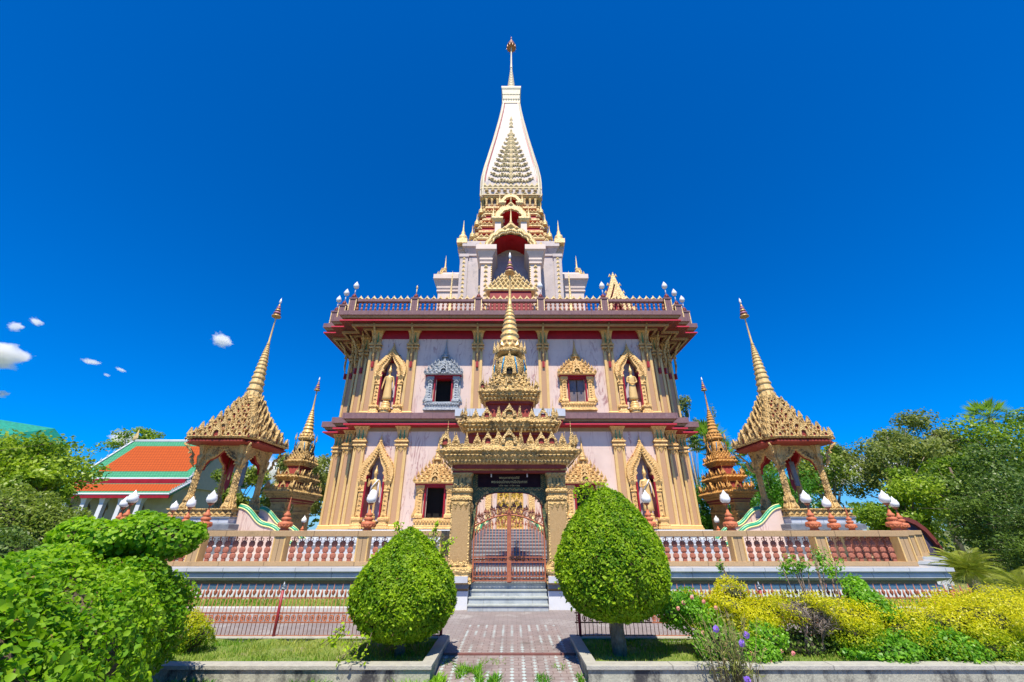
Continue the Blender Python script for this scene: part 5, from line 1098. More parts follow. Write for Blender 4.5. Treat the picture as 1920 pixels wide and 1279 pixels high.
#@@PLANTS
# ================================================================== TOPIARIES
def topiary(x, y, prof, label, tr, n, tw=None):
    t = thing('topiary_tree', label, 'topiary', (x, y, .06), 0, 'clipped egg shaped topiaries flanking the path')
    zs = np.array([p[0] for p in prof]); rs = np.array([p[1] for p in prof])
    seg = np.hypot(np.diff(zs), np.diff(rs)); ar = seg*(rs[1:]+rs[:-1])/2+1e-4; k = rng.choice(len(seg), n, p=ar/ar.sum()); u = rng.random(n)
    z = zs[k]+(zs[k+1]-zs[k])*u; r = rs[k]+(rs[k+1]-rs[k])*u; th = rng.uniform(0, 2*math.pi, n)
    wob = 1+.028*np.sin(3*th+z*4)+.022*np.sin(7*th-z*7+1)+.018*np.sin(13*th+z*11)+.012*np.sin(29*th+z*23)*np.sin(z*31)
    dz = (zs[k+1]-zs[k])/seg[k]; dr = (rs[k+1]-rs[k])/seg[k]
    ins = 1-np.abs(rng.normal(0, .045, n)); P = np.stack([np.cos(th)*r*wob*ins, np.sin(th)*r*wob*ins, z+rng.normal(0, .012, n)], 1)
    Nn = np.stack([np.cos(th)*dz, np.sin(th)*dz, -dr], 1)
    var = .45+.25*np.sin(th*5+z*3)*np.sin(z*6+th*2)
    leafmesh('crown', P, Nn, .050, lf_top, t, .55, .75, 'd', .35, var)
    m = n//45; i = rng.choice(n, m); leafmesh('dry_leaves', P[i], Nn[i], .045, lf_dead, t, .4, 1.2, 'd', .2)
    m = n//40; i = rng.choice(n, m); P2 = P[i]*np.array([1.03, 1.03, 1.0])+rng.normal(0, .02, (m, 3)); leafmesh('stray_shoots', P2, Nn[i], .055, lf_top, t, .5, 1.2, 'l', .8, np.full(m, .85))
    c = MB(); c.lathe(0, 0, [(max(.01, b*.88), a+(.06 if i == 0 else -.05 if i == len(prof)-1 else 0)) for i, (a, b) in enumerate(prof)], 20); c.build('inner_dark_core', core, t)
    tk = MB()
    for q in range(3): a = q*2.1; tk.tube([(.03*math.cos(a), .03*math.sin(a), -.03), (.045*math.cos(a+.6), .04*math.sin(a+.6), .25), (.05*math.cos(a+1.4), .05*math.sin(a+1.4), .5), (.25*math.cos(a+1.4), .25*math.sin(a+1.4), prof[0][0]+.35)], [.07*tr, .058*tr, .055*tr, .03], 8)
    tk.build('trunk', greybark, t)
    if tw:
        P3 = []; st = MB()
        for a, r0, zt, ln in tw:
            for q in range(3):
                pts = [(r0*math.cos(a)+.1*q*math.sin(a), r0*math.sin(a), zt), (r0*math.cos(a)*1.15+.12*q*math.sin(a), r0*math.sin(a)*1.1, zt+ln*.6), (r0*math.cos(a)*1.3+.16*q*math.sin(a), r0*math.sin(a)*1.2, zt+ln)]; st.tube(pts, .005, 4)
                for w_ in range(22): u = random.random(); P3.append([pts[0][j]+(pts[2][j]-pts[0][j])*u+random.gauss(0, .03) for j in range(3)])
        st.build('loose_stem', bark, t); leafmesh('loose_leaves', P3, np.tile([[0, -.5, .8]], (len(P3), 1)), .05, lf_top, t, .6, .8, 'l', .3, np.full(len(P3), .85))
    return t
core = mat('twig_and_shade_core', (.030, .045, .012), (.05, .045, .02), 20, .95)  # solid core, twigs and shade between leaves both put into its colour
topiary(1.67, 7.67, [(.46, .10), (.50, .40), (.60, .64), (.80, .83), (1.05, .905), (1.35, .90), (1.65, .80), (1.9, .65), (2.1, .48), (2.25, .34), (2.36, .22), (2.43, .02)], 'larger egg shaped clipped topiary tree right of the gate path', 1.35, 42000, [(R(200), .28, 2.28, .20), (R(170), .42, 2.15, .26), (R(260), .1, 2.36, .16)])
topiary(-1.75, 7.67, [(.20, .12), (.25, .44), (.38, .66), (.60, .80), (.85, .825), (1.08, .76), (1.3, .60), (1.5, .41), (1.63, .27), (1.72, .16), (1.78, .02)], 'smaller pear shaped clipped topiary tree left of the gate path', .85, 34000, [(R(0), .35, 1.55, .30), (R(20), .52, 1.38, .24), (R(200), .15, 1.68, .18), (R(250), .75, .42, -.32), (R(215), .80, .46, -.22)])
# ================================================================== HEDGES AND SHRUBS
def bush(name, label, cat, cl, m, dens, size, shape='d', asp=.65, jit=.7, up=.3, group=None, corem=None, lo=.84, hi=1.05, stems=None, corek=.8, cull=.85, noise=.06):
    cx = sum(c[0][0] for c in cl)/len(cl); cy = sum(c[0][1] for c in cl)/len(cl)
    t = thing(name, label, cat, (cx, cy, 0), 0, group)
    cl = [((c[0]-cx, c[1]-cy, c[2]), r) for c, r in cl]
    P, Nn, V = blobs(cl, dens, lo, hi, cull); P = P+noise*np.stack([np.sin(P[:, 1]*7+P[:, 2]*5), np.sin(P[:, 0]*6+P[:, 2]*8), np.sin(P[:, 0]*7+P[:, 1]*6)], 1)
    k = P[:, 2] > .03; vv = V[k]*.6+.2
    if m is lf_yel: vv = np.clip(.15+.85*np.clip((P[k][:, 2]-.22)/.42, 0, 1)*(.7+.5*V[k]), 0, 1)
    leafmesh('foliage', P[k], Nn[k], size, m, t, asp, jit, shape, up, vv)
    if corem is twig: q = rng.random(len(P)) < .07; leafmesh('dry_leaves', P[q & k]*1.0, Nn[q & k], size*.7, lf_dead, t, .45, 1.2, shape, .2)
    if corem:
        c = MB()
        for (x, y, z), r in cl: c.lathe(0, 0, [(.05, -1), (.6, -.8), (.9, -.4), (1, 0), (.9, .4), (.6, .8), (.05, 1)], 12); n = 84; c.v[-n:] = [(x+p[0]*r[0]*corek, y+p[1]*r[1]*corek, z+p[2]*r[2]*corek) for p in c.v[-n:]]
        c.build('inner_solid_core', corem, t)
    s = MB()
    for i in range(stems or 0):
        (x, y, z), r = random.choice(cl); a = random.random()*6.28; s.tube([(x*.3+random.gauss(0, .1), y*.3, .0), (x*.8, y*.7, z*.5), (x+math.cos(a)*r[0]*.7, y+math.sin(a)*r[1]*.7, z+r[2]*.3)], [.02, .012, .006], 5)
    if stems: s.build('stem', bark, t)
    return t
twig = mat('hedge_twig_shade_core', (.10, .07, .045), (.17, .12, .08), 22, .95, 0, .6, 40, (.03, .04, .012), 9, .5)  # brown for twigs, dark blotches paint the shade inside the hedge
main = []
for k in range(11):
    u = k/10; main.append(((-3.10-2.05*u+.09*math.sin(k*2), 1.9+3.9*u, .81+.03*math.sin(k*4)), (1.02+.14*math.sin(k*1.7), .85, .76)))
    main.append(((-3.35-2.2*u, 2.2+3.9*u, .90+.04*math.sin(k*3)), (1.1, .9, .66)))
bush('broadleaf_hedge', 'large broad leaved clipped hedge filling the near left corner', 'hedge', main, lf_hedge, 1500, .040, 'l', .82, .75, .25, None, twig, .88, 1.07, 0, .89, .9, .07)
bush('upper_hedge_cloud', 'flat cloud shaped hedge top floating above the near left hedge', 'hedge', [((-4.62, 5.15, 1.73), (.55, .36, .20)), ((-4.2, 5.3, 1.72), (.45, .36, .19)), ((-4.95, 5.4, 1.74), (.55, .34, .20)), ((-4.5, 5.5, 1.80), (.62, .3, .18)), ((-5.25, 5.6, 1.70), (.45, .3, .18))], lf_hedge, 1500, .055, 'l', .82, .5, .3, None, twig, .8, 1.08, 6, .72, .9, .04)
bush('juniper_bush', 'big dull green bush behind the near hedge, left edge', 'bush', [((-13.6, 11.6, 1.4), (1.7, 1.5, 1.45)), ((-12.6, 12.0, 1.2), (1.3, 1.2, 1.2)), ((-15.2, 11.4, 1.5), (1.8, 1.4, 1.6)), ((-16.8, 11.4, 1.4), (1.6, 1.4, 1.6)), ((-18.6, 11.6, 1.4), (1.8, 1.4, 1.7))], lf_bush, 900, .085, 'd', .5, .8, .4, None, core, .8, 1.06, 0, .84)
bush('dark_low_bush', 'low dark rounded bush at the left edge above the hedge', 'bush', [((-9.8, 7.8, 1.0), (1.2, 1.0, .95)), ((-8.6, 7.4, .9), (1.0, .9, .9)), ((-11.2, 8.2, 1.1), (1.4, 1.0, .95))], lf_dark, 1500, .06, 'd', .5, .8, .4, None, core, .84, 1.05, 0, .86)
def spray(name, label, cl, dens, m=lf_yel, size=.045, stems=8, up=.5):
    return bush(name, label, 'shrub', [((c[0], c[1], c[2]-.15), (r[0], r[1], r[2]*.85)) for c, r in cl], m, dens*1.15, size*.82, 'd', .42, .9, up, 'golden shrubs along the right planter' if m == lf_yel and cl[0][0][0] > 0 else None, core, .55, 1.12, stems, .55, .4, .10)
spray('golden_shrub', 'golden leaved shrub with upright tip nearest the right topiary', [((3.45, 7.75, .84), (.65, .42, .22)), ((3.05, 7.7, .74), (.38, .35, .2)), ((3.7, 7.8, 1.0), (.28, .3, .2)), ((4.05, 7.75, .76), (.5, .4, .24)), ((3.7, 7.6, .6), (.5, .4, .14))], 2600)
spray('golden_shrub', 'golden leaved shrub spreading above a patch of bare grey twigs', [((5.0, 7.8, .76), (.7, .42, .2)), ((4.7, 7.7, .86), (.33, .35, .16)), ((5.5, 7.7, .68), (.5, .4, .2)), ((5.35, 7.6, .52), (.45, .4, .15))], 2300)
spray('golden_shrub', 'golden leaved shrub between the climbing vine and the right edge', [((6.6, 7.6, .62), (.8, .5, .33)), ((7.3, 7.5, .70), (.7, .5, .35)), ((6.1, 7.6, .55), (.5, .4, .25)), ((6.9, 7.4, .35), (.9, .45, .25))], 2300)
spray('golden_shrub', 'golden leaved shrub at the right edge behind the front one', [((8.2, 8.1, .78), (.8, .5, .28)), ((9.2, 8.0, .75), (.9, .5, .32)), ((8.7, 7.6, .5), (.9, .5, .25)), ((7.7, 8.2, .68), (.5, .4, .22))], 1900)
spray('small_golden_shrub', 'small golden leaved shrub beside the left hedge before the iron fence', [((-5.05, 7.8, .40), (.24, .25, .26)), ((-5.35, 7.8, .35), (.25, .25, .3)), ((-5.2, 7.8, .62), (.16, .2, .16))], 2600)
bush('green_vine_shrub', 'bright green climbing shrub rising between the golden shrubs', 'shrub', [((5.8, 7.95, .82), (.24, .25, .22)), ((5.98, 7.8, .60), (.26, .25, .25)), ((6.1, 7.5, .30), (.45, .35, .22)), ((5.6, 7.3, .18), (.6, .3, .16)), ((6.6, 7.3, .2), (.5, .3, .2))], lf_grn, 2400, .05, 'd', .6, .9, .4, None, core, .6, 1.12, 8, .55, .5, .08)
bush('vine_shoots', 'thin bright shoots climbing past the platform ledge at right', 'shrub', [((5.1, 8.5, 1.25), (.16, .1, .22)), ((5.35, 8.5, 1.15), (.2, .1, .16)), ((5.75, 8.5, 1.35), (.18, .1, .22)), ((5.95, 8.4, 1.2), (.2, .1, .2)), ((3.9, 8.5, 1.22), (.08, .08, .1))], lf_grn, 900, .045, 'd', .6, .9, .4, None, None, .2, 1.15, 16, .5, .2)
fl = bush('rose_shrub', 'low green shrub dotted with pink flowers beside the right topiary', 'shrub', [((2.72, 7.75, .72), (.36, .32, .22)), ((2.95, 7.6, .55), (.30, .28, .26)), ((2.55, 7.65, .62), (.2, .2, .2)), ((3.05, 7.35, .28), (.35, .26, .22)), ((3.55, 7.2, .20), (.38, .25, .15)), ((3.8, 7.3, .35), (.3, .25, .2))], lf_grn, 2300, .042, 'd', .65, .9, .4, None, core, .6, 1.1, 9, .6, .5, .05)
def flowers(parent, pts, m, r, name='flower'):
    P = []; Q = []
    for p in pts:
        for k in range(7): a = k*.9; P.append([p[0]+math.cos(a)*r*.5, p[1]-.02, p[2]+math.sin(a)*r*.5]); Q.append([math.cos(a)*.5, -1, math.sin(a)*.5])
    return leafmesh(name, P, Q, r*1.1, m, parent, .8, .15, 'd', 0, None, .1)
flowers(fl, [(random.uniform(-.75, .7), -.42+random.uniform(-.1, .15), 0) for _ in range(0)] or [(x, y, z) for x, y, z in [(-.42, -.05, .78), (-.5, 0, .7), (-.3, -.12, .86), (-.12, -.1, .80), (-.25, -.2, .42), (.05, -.1, .72), (-.05, -.32, .12), (.15, -.4, .08), (.45, -.45, .18), (.55, -.45, .12), (.5, -.42, .26), (.75, -.4, .1), (.8, -.3, .22), (.3, -.42, .22), (.95, -.32, .2), (.0, -.3, .3)]], pet_pink, .035)
bush('dry_twig_patch', 'patch of bare grey twigs under the golden shrubs', 'shrub', [((4.55, 7.6, .70), (.3, .15, .13)), ((4.85, 7.6, .5), (.28, .15, .2))], leafmat('grey_dry_twigs', (.16, .12, .10), (.34, .29, .25), .1, .9), 2600, .07, 'd', .09, 1, .3, None, None, .2, 1.1, 12, .5, .2)
# dark shade plants low in the right planter
bush('dark_groundcover', 'dark low foliage under the golden shrubs in the right planter', 'shrub', [((4.5+1.0*k, 7.9, .15), (.7, .4, .25)) for k in range(5)], lf_dark, 1300, .05, 'd', .5, .9, .4, None, core, .6, 1.1, 0, .7)
# tall violet flowered plant rooted in front of the planter
vt = thing('violet_flower_plant', 'tall wispy stemmed plant with violet trumpet flowers at the planter front', 'plant', (2.95, 6.62, -.12)); s = MB(); P = []; Q = []
for k in range(64):
    x0 = random.gauss(0, .16); a = random.gauss(0, .33); h = random.uniform(.45, .95); b = random.gauss(-.05, .15); pts = [(x0, 0, 0), (x0+a*h*.3, b*.4*h, h*.5), (x0+a*h*.9, b*h, h)]; s.tube(pts, [.006, .004, .0025], 4)
    for j in range(9): u = random.uniform(.3, 1.0); c = Vector(pts[0]).lerp(Vector(pts[2]), u); P.append([c.x+random.gauss(0, .03), c.y+random.gauss(0, .03), c.z+random.gauss(0, .02)]); Q.append([random.gauss(0, .6), -1, .4])
s.build('stem', mat('olive_stem', (.15, .14, .05), (.24, .19, .09), 8, .8), vt); leafmesh('foliage', P, Q, .085, leafmat('narrow_olive_leaves', (.08, .12, .02), (.26, .28, .06), .3), vt, .12, .6, 'd', .8)
for x, y, z in ((-.22, -.12, .73), (.18, -.1, .66), (.08, -.14, .58), (.02, -.22, .22)): flowers(vt, [(x, y, z)], pet_vio, .052)
# ================================================================== TREES
def tree(label, x, y, h, rx, rz, m, nl, ls, ncl=16, base=.35, bk=bark, tr=.2, cat='tree', fill=.42, ry=None, name='broadleaf_tree', seed=0, shape='d', jit=.9, up=.3, group=None, hollow=.35, droop=0, asp=.6, z0=0):
    random.seed(seed+int(x*10)+int(y)); ry = ry or rx
    t = thing(name, label, cat, (x, y, z0), 0, group); cz = h-rz; cl = []
    for k in range(ncl):
        d = Vector((random.gauss(0, 1), random.gauss(0, 1), random.gauss(0, 1))).normalized()*random.uniform(.35, .86); q = random.uniform(.6, 1.25)*fill
        cl.append(((d.x*rx, d.y*ry, cz+d.z*rz), (rx*q, ry*q, rz*q*.75)))
    P, Nn, V = blobs(cl, 1, hollow, 1.1, .3); i = rng.choice(len(P), nl) if len(P) > 0 else []
    tot = sum(r[0]*r[1] for _, r in cl); Ps, Ns, Vs = [], [], []
    for c, r in cl:
        n = max(30, int(nl*r[0]*r[1]/tot)); P, Nn = shell(c, r, n, hollow, 1.12); kk = (np.sin(P[:, 0]*3.1/ls*.12+c[0])*np.sin(P[:, 1]*2.7/ls*.12)*np.sin(P[:, 2]*3.3/ls*.12+c[1])) > -.32
        P, Nn = P[kk], Nn[kk]; Ps.append(P); Ns.append(Nn); Vs.append(np.full(len(P), random.uniform(.15, .85)))
    leafmesh('crown', np.concatenate(Ps), np.concatenate(Ns), ls, m, t, asp, jit, shape, up, np.concatenate(Vs)*.7+.15)
    k_ = MB(); lean = random.gauss(0, .04)*h; k_.tube([(0, 0, -.2), (lean*.2, 0, h*base*.5), (lean*.6, .0, h*base), (lean, 0, cz+rz*.3)], [tr*1.25, tr, tr*.8, tr*.3], 8); k_.build('trunk', bk, t)
    k_ = MB()
    for c, r in cl: k_.tube([(lean*.5, 0, h*base*random.uniform(.7, 1.1)), (c[0]*.5+lean*.3, c[1]*.5, (h*base+c[2])*.52), c], [tr*.42, tr*.24, tr*.06], 5)
    for c, r in cl:
        for q in range(3): k_.tube([c, (c[0]+random.gauss(0, r[0]*.6), c[1]+random.gauss(0, r[1]*.6), c[2]+random.gauss(0.1, r[2]*.6))], [tr*.07, tr*.02], 4)
    k_.build('limb', bk, t); return t
# left side
tree('bright green broadleaf tree at the left edge beyond the bushes', -27.4, 22, 7.0, 4.0, 2.9, lf_tree, 30000, .20, 24, .35, seed=1, fill=.42)
tree('small round green tree between the left bushes and the orange roof', -23.6, 21, 4.9, 1.3, 1.5, lf_tree, 8000, .18, 10, .35, seed=2)
tree('thin open tree rising behind the left end of the orange roof', -46.5, 50, 14.2, 3.8, 2.8, lf_tree, 4200, .27, 14, .5, palebark, .16, seed=3, fill=.30)
tree('sparse bare limbed tree between left pavilion and far gateway', -18.9, 36, 8.3, 2.8, 3.4, lf_olive, 11000, .22, 20, .25, palebark, .13, seed=4, fill=.26)
tree('sparse yellow green tree seen through the left pavilion', -22.6, 35, 7.8, 3.2, 3.3, lf_tree2, 11000, .22, 18, .25, bark, .15, seed=5, fill=.26)
tree('airy olive tree touching the left temple corner', -16.8, 40, 9.4, 2.8, 3.8, lf_olive, 12000, .22, 18, .25, greybark, .12, seed=6, fill=.26)
# right side
tree('feathery pale tree just right of the temple corner', 18.4, 42, 15.2, 1.7, 4.6, lf_olive, 4500, .20, 14, .3, palebark, .10, seed=8, fill=.26)
tree('tall slim bare topped pine right of the fan palm', 22.0, 44, 16.2, .8, 4.5, lf_olive, 700, .18, 12, .3, greybark, .12, seed=21, fill=.3)
tree('bright green weeping tree behind the right far gateway', 14.6, 30, 6.3, 2.3, 3.0, lf_conif, 26000, .17, 18, .2, seed=9, fill=.46, asp=.35)
tree('bright green weeping tree right of the far gateway', 19.0, 31, 7.0, 2.4, 3.3, lf_conif, 26000, .17, 18, .2, seed=10, fill=.46, asp=.35)
tree('bright green weeping tree filling the gap beside the temple corner', 13.0, 34, 5.9, 1.8, 2.8, lf_conif, 14000, .17, 14, .2, seed=31, fill=.46, asp=.35)
tree('sparse tree rising behind the right pavilion roof', 23.9, 40, 11.0, 2.8, 3.0, lf_tree2, 4500, .22, 16, .3, palebark, .14, seed=22, fill=.26)
tree('airy tree with pale branches right behind the right pavilion', 26.6, 36, 9.6, 3.4, 3.6, lf_tree2, 8000, .23, 24, .3, palebark, .16, seed=11, fill=.26)
tree('sparse tree with bare grey twigs right of the right pavilion', 31.4, 35, 11.0, 4.0, 4.0, lf_olive, 12000, .23, 26, .3, palebark, .2, seed=12, fill=.28)
tree('tall olive green tree in the right background row', 36.8, 37, 12.0, 4.4, 4.4, lf_olive, 20000, .24, 28, .35, palebark, .24, seed=13, fill=.32)
tree('tall full crowned green tree at the right edge', 41.5, 34, 11.4, 5.0, 4.8, lf_tree, 28000, .24, 28, .3, bark, .28, seed=14, fill=.38)
tree('mid green tree low behind the lotus lamps at right', 24.2, 27, 5.0, 3.0, 2.2, lf_tree, 15000, .19, 20, .3, bark, .2, seed=15, fill=.36)
tree('dark evergreen tree in front of the right tree row', 28.8, 26, 6.9, 3.2, 3.6, lf_dark, 24000, .18, 24, .2, bark, .24, seed=16, fill=.38)
tree('bright leafy tree above the dark evergreens', 30.5, 29, 7.9, 3.4, 3.0, lf_tree, 16000, .2, 20, .25, bark, .2, seed=23, fill=.34)
tree('dark evergreen tree at the far right edge', 32.6, 25, 6.8, 3.6, 3.6, lf_dark, 26000, .18, 24, .2, bark, .24, seed=17, fill=.38)
tree('low dark conifer beside the sago palm at right', 22.4, 19.5, 4.2, 2.4, 2.2, lf_dark, 30000, .13, 18, .2, bark, .16, seed=18, fill=.40, asp=.35)
tree('low shaggy conifer at the right edge above the golden shrubs', 20.0, 15.6, 3.1, 2.6, 1.7, lf_dark, 30000, .11, 22, .2, bark, .14, seed=19, fill=.42, asp=.35)
tree('dark green conifer filling the right edge below the tall trees', 26.8, 20.5, 5.6, 3.8, 3.0, lf_dark, 36000, .15, 20, .2, bark, .2, seed=20, fill=.42, asp=.4)
def frond(m_, a, el, ln, nleaf, w, droop=1.0, base=(0, 0, 0)):
    """one pinnate frond: arching midrib with paired leaflets"""
    P = []
    for k in range(9):
        u = k/8; e = el-droop*u*u; P.append(Vector((0, 0, 0)) if k == 0 else P[-1]+Vector((math.cos(a)*math.cos(e), math.sin(a)*math.cos(e), math.sin(e)))*ln/8)
    P = [p+Vector(base) for p in P]; m_.tube(P, [.02*ln*.6*(1-k/10) for k in range(9)], 4)
    s = Vector((-math.sin(a), math.cos(a), 0))
    for k in range(nleaf):
        u = .12+.88*k/nleaf; i = min(7, int(u*8)); p = P[i].lerp(P[i+1], u*8-i); d = (P[i+1]-P[i]).normalized(); L_ = w*math.sin(math.pi*min(1, u*.9+.12))+.05
        for q in (-1, 1):
            e = p+s*q*L_+d*L_*.55-Vector((0, 0, .18*L_)); wd = .006*ln; m_.add([p, p.lerp(e, .4)+d*wd+Vector((0, 0, .01)), e, p.lerp(e, .4)-d*wd], [(0, 1, 2, 3)])
def palm(label, x, y, z, h, nf, ln, w, m, el0=1.2, name='palm_tree', fan=False, tr=.14, cat='palm'):
    t = thing(name, label, cat, (x, y, z)); k_ = MB()
    if h > .1: k_.lathe(0, 0, [(tr*1.3, -.2), (tr, h*.2), (tr*.9, h*.6), (tr*.8, h)], 10); k_.build('trunk', palebark, t)
    c = MB()
    for k in range(nf):
        a = k*2.399+random.gauss(0, .1); el = el0-1.7*(k/nf)
        if fan:
            d = Vector((math.cos(a)*math.cos(el), math.sin(a)*math.cos(el), math.sin(el))); c0 = Vector((0, 0, h))+d*ln*.55; c.tube([(0, 0, h), c0], .02, 4); s = d.cross(Vector((0, 0, 1))).normalized()
            for q in range(15):
                b = (q-7)/7*1.5; e = c0+(d*math.cos(b)+s*math.sin(b))*ln*.55-Vector((0, 0, ln*.10*abs(b))); n_ = (e-c0).normalized().cross(Vector((0, 0, 1))).normalized()*ln*.035; c.add([c0, c0.lerp(e, .5)+n_, e, c0.lerp(e, .5)-n_], [(0, 1, 2, 3)])
        else: frond(c, a, el, ln*random.uniform(.85, 1.1), 26, w, 1.1, (0, 0, h))
    o = c.build('frond', m, t)
    at = o.data.attributes.new('var', 'FLOAT', 'POINT'); at.data.foreach_set('value', rng.uniform(.1, .9, len(o.data.vertices)).astype(np.float32)); return t
palm('fan palm with dense green crown right of the temple corner', 17.3, 36, 0, 8.9, 50, 2.0, .8, lf_palm, 1.4, 'fan_palm', True, .22)
palm('second fan palm lower and farther right of the temple corner', 19.4, 38, 0, 7.8, 40, 1.9, .8, lf_palm, 1.3, 'fan_palm', True, .2)
palm('fan palm top poking above the right tree row', 48.4, 40, 0, 12.0, 34, 2.2, .8, lf_palm, 1.2, 'fan_palm', True, .25)
palm('yellow green sago palm beside the right end of the platform', 13.5, 13.6, 0, .7, 60, .95, .20, lf_sago, 1.25, 'sago_palm', False, .16)
palm('small sago palm below the platform ledge at right', 13.4, 12.2, 0, .45, 26, .8, .18, lf_sago, 1.2, 'sago_palm', False, .12)
tw = thing('potted_plant', 'scrawny potted plant in a pale pot before the gate pillar', 'potted plant', (-2.25, 12.75, .88)); s = MB(); P = []
s.lathe(0, 0, [(.10, -.0), (.18, .08), (.2, .18), (.15, .26), (.17, .3)], 12); s.build('pot', whitewall, tw); s = MB()
for k in range(9):
    a = random.random()*6.28; e = (.35*math.cos(a), .2*math.sin(a), .75+random.random()*.25); s.tube([(0, 0, .25), (e[0]*.4, e[1]*.4, .6), e], .008, 4)
    for j in range(14): u = random.uniform(.4, 1); P.append([e[0]*u+random.gauss(0, .05), e[1]*u+random.gauss(0, .05), .25+(e[2]-.25)*u+random.gauss(0, .05)])
s.build('stem', bark, tw); leafmesh('foliage', P, np.tile([[0, -1, .5]], (len(P), 1)), .08, lf_olive, tw, .4, .8, 'd', .2)
# distant low wood closing the horizon
cl = [((x, 75+10*math.sin(x*.05), 2.0), (9, 5, 3.4+1.2*math.sin(x*.13))) for x in range(-130, 131, 9)]
P, Nn, V = blobs(cl, 1.6, .8, 1.08, .8); o = leafmesh('distant_woodland', P, Nn, .9, lf_dark, None, .6, .9, 'd', .2, V); prop(o, kind='stuff')
cl = [((x, 40+2*math.sin(x*.7), .9), (3, 2, 1.7+.5*math.sin(x*1.3))) for x in list(range(-60, -17, 4))+list(range(18, 62, 4))]
P, Nn, V = blobs(cl, 8, .8, 1.08, .8); o = leafmesh('background_shrubbery', P, Nn, .35, lf_tree2, None, .6, .9, 'd', .2, V); prop(o, kind='stuff')
# ================================================================== ORANGE ROOFED HALL, far left
h = thing('temple_hall', 'low white temple hall with green bordered orange tiled roof, far left', 'temple hall', (-33.2, 42, 0))
XL, XR = -6.0, 4.3
def slope(x0, x1, y0, z0, y1, z1, name, parent, brd=1.05):
    """tiled slope from ridge (y0,z0) down to eave (y1,z1)"""
    L_ = math.hypot(y1-y0, z1-z0); out = []
    def pt(x, u, o): v = Vector((0, y1-y0, z1-z0)).normalized(); nn = Vector((0, -(z0-z1), -(y1-y0)))*-1; nn = Vector((0, -(z0-z1), (y0-y1))).normalized(); p = Vector((x, y0, z0))+v*u*L_+nn*o; return tuple(p)
    g_ = MB(); g_.add([pt(x0, 0, 0), pt(x1, 0, 0), pt(x1, 1, 0), pt(x0, 1, 0), pt(x0, 0, -.15), pt(x1, 0, -.15), pt(x1, 1, -.15), pt(x0, 1, -.15)], [(3, 2, 1, 0), (4, 5, 6, 7), (0, 1, 5, 4), (1, 2, 6, 5), (2, 3, 7, 6), (3, 0, 4, 7)]); r_ = g_.build(name, gtile, parent)
    b = brd/L_; g_ = MB(); g_.add([pt(x0+brd, b*.9, .02), pt(x1-brd, b*.9, .02), pt(x1-brd, 1-b, .02), pt(x0+brd, 1-b, .02)], [(3, 2, 1, 0)]); g_.build('orange_tile_field', orange, r_)
    g_ = MB(); g_.tube([pt(x0, 0, .08), pt(x0, 1, .08)], .09, 6); g_.tube([pt(x1, 0, .08), pt(x1, 1, .08)], .09, 6); g_.tube([pt(x0, 0, .06), pt(x1, 0, .06)], .10, 6); g_.tube([pt(x0, 1, .02), pt(x1, 1, .02)], .09, 6)
    for k in range(9):
        for x in (x0, x1): p = pt(x, k/9+.05, .1); g_.fix(p[0], p[1], p[2], .22, .38, R(90), 0, .2)
    g_.build('ridge_trim', whitewall, r_); return r_
slope(XL, XR, 0, 10.2, -4.3, 6.0, 'upper_roof', h); slope(XL, XR, 0.02, 10.2, 4.3, 6.0, 'rear_roof', h)
slope(XL-.3, XR+.3, -4.2, 5.75, -6.3, 4.55, 'lower_roof', h, .55)
g = MB(); g.box(XL-.3, XR+.3, -6.35, -6.2, 4.25, 4.50); g.box(XL+.2, XR-.2, -4.5, -4.3, 5.5, 5.95); g.build('red_fascia', red, h)
g = MB(); g.box(XL+.5, XR-.5, -4.9, 4, 0, 5.3); g.extr([(-3.6, 5.3), (3.6, 5.3), (0, 9.6)], 0, .01) ; g.M = Matrix.Rotation(R(90), 4, 'Z')
for x in (XL+.35, XR-.35): g.extr([(-4.2, 5.3), (4.2, 5.3), (0, 9.9)], -x-.1, -x+.1)
g.M = None; g.build('wall', mat('cream_hall_wall', (.52, .46, .30), (.45, .40, .26), 2, .7), h)
for k in range(6):
    g = MB(); x = XL+.3+k*1.55; g.sq(x, -5.9, [(.24, .24, 0), (.2, .2, .3), (.17, .17, 3.9), (.26, .26, 4.3)]); g.build('column', whitewall, h)
    if k < 5: g = MB(); g.box(x+.5, x+1.05, -4.96, -4.9, 1.2, 3.4); g.fix(x+.78, -4.96, 3.4, .8, .9, 0, 0); g.build('window', mat('hall_window_brown', (.16, .07, .03), (.3, .2, .06), 5, .5) if k == 0 else bpy.data.materials['hall_window_brown'], h)
g = MB(); g.fix(XL+.0, 0, 10.1, .7, 1.4, R(90), 0, .3); g.fix(XR, 0, 10.1, .7, 1.4, R(90), 0, .3); g.build('roof_finial', gold_pale, h)
# net wrapped building
h = thing('net_wrapped_building', 'tall building wrapped in green shade netting at the left edge', 'building', (-87, 61, -.9))
g = MB(); rings = [[(-12, -3, 0), (9.5, -4, 0), (12, 8, 0), (-12, 8, 0)], [(-12, -3, 15.2), (9.3, -4.2, 14.2), (12, 8, 15.5), (-12, 8, 16)], [(-12, 0, 18.6), (3.2, -1.5, 18.8), (10.2, 6, 18.2), (-12, 6, 18.6)]]
g.loft(rings, 0, False); g.build('shade_net', net, h); g = MB()
for k in range(5): x = -2+2.6*k; g.tube([(x, -4.2, 14.6), (x-.8, -1.2, 18.9)], .06, 4)
g.tube([(3.2, -1.5, 18.8), (3.6, -1.5, 20.6)], .05, 4); g.tube([(-5, -1, 18.7), (-4, -1, 21.3)], .05, 4); g.build('scaffold_pole', iron, h)
g = MB(); g.lathe(3.2, -1.5, [(.9, 18.8), (.8, 19.1), (.3, 19.3), (.02, 19.35)], 10); g.build('roof_vent', whitewall, h)
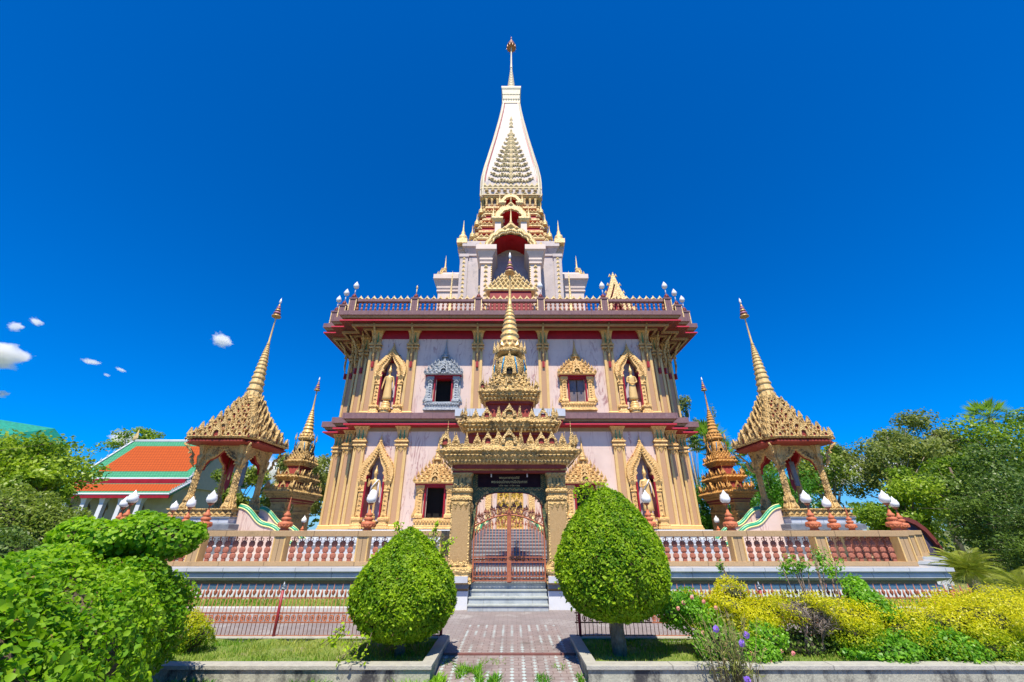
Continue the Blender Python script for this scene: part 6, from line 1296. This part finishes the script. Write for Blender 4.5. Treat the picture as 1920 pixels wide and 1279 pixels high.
# purple gable wall at the right
g = thing('gable_wall', 'purple gable end wall with a curved maroon rim right of the platform', 'wall', (20.15, 22, 0))
O = [(-.85, 2.25), (-.45, 2.28), (-.1, 2.12), (.25, 1.8), (.5, 1.35), (.68, .8), (.74, .2)]; m_ = MB(); m_.extr([(-.9, 0)]+[(-.9, 2.2)]+O+[(.74, 0)], 0, .2); m_.build('wall_face', violet, g)
m_ = MB(); m_.band([(x+.08, z+.12) for x, z in O], [(x-.04, z-.05) for x, z in O], -.18, .25); m_.build('rim', mat('maroon_rim', (.20, .05, .05), (.15, .04, .04), 5, .5), g)
# ================================================================== CLOUDS (real volumes a kilometre away)
cv = bpy.data.materials.new('cloud_vapour'); cv.use_nodes = True; t_ = cv.node_tree; t_.nodes.clear(); n = t_.nodes.new; l = t_.links.new
o_ = n('ShaderNodeOutputMaterial'); pv_ = n('ShaderNodeVolumePrincipled'); pv_.inputs['Color'].default_value = (1, 1, 1, 1); pv_.inputs['Anisotropy'].default_value = .3
tc = n('ShaderNodeTexCoord'); ln_ = n('ShaderNodeVectorMath'); ln_.operation = 'LENGTH'; l(tc.outputs['Object'], ln_.inputs[0]); ns = n('ShaderNodeTexNoise'); ns.inputs['Scale'].default_value = 1.9; ns.inputs['Detail'].default_value = 5
l(tc.outputs['Object'], ns.inputs['Vector']); a1 = n('ShaderNodeMath'); a1.operation = 'MULTIPLY_ADD'; a1.inputs[1].default_value = 1.5; l(ns.outputs['Fac'], a1.inputs[0]); a1.inputs[2].default_value = -.05
a2 = n('ShaderNodeMath'); a2.operation = 'SUBTRACT'; l(a1.outputs[0], a2.inputs[0]); l(ln_.outputs['Value'], a2.inputs[1]); a3 = n('ShaderNodeMapRange'); a3.inputs[1].default_value = 0; a3.inputs[2].default_value = .35; a3.inputs[4].default_value = .11; l(a2.outputs[0], a3.inputs[0])
l(a3.outputs[0], pv_.inputs['Density']); l(pv_.outputs[0], o_.inputs['Volume'])
c_, s_ = math.cos(R(25.36)), math.sin(R(25.36))
def cloud(u, v, D, w_, h_, rz=0):
    dx, dy = (u-960)/750, (639.5-v)/750; d = Vector((dx, c_-dy*s_, s_+dy*c_)); me = MB(); me.lathe(0, 0, [(.02, -1), (.5, -.87), (.87, -.5), (1, 0), (.87, .5), (.5, .87), (.02, 1)], 12)
    o = me.build('cloud', cv); o.location = Vector((0, 0, 1.8))+d*D; k = D/750*1.25; o.scale = (w_*k/2, w_*k/2.4, h_*k/2); o.rotation_euler = (0, rz, 0); o['kind'] = 'structure'; o.name = 'cloud'
for u, v, w_, h_, rz in ((0, 662, 92, 52, .2), (416, 637, 42, 27, .5), (29, 612, 27, 19, .1), (68, 603, 26, 14, .6), (170, 678, 36, 8, .1), (226, 693, 22, 7, .4), (200, 703, 14, 6, .4), (232, 822, 56, 32, .2), (0, 738, 30, 15, 0), (560, 880, 200, 50, 0), (1600, 880, 180, 50, 0)): cloud(u, v, 1000, w_, h_, rz)
#@@END
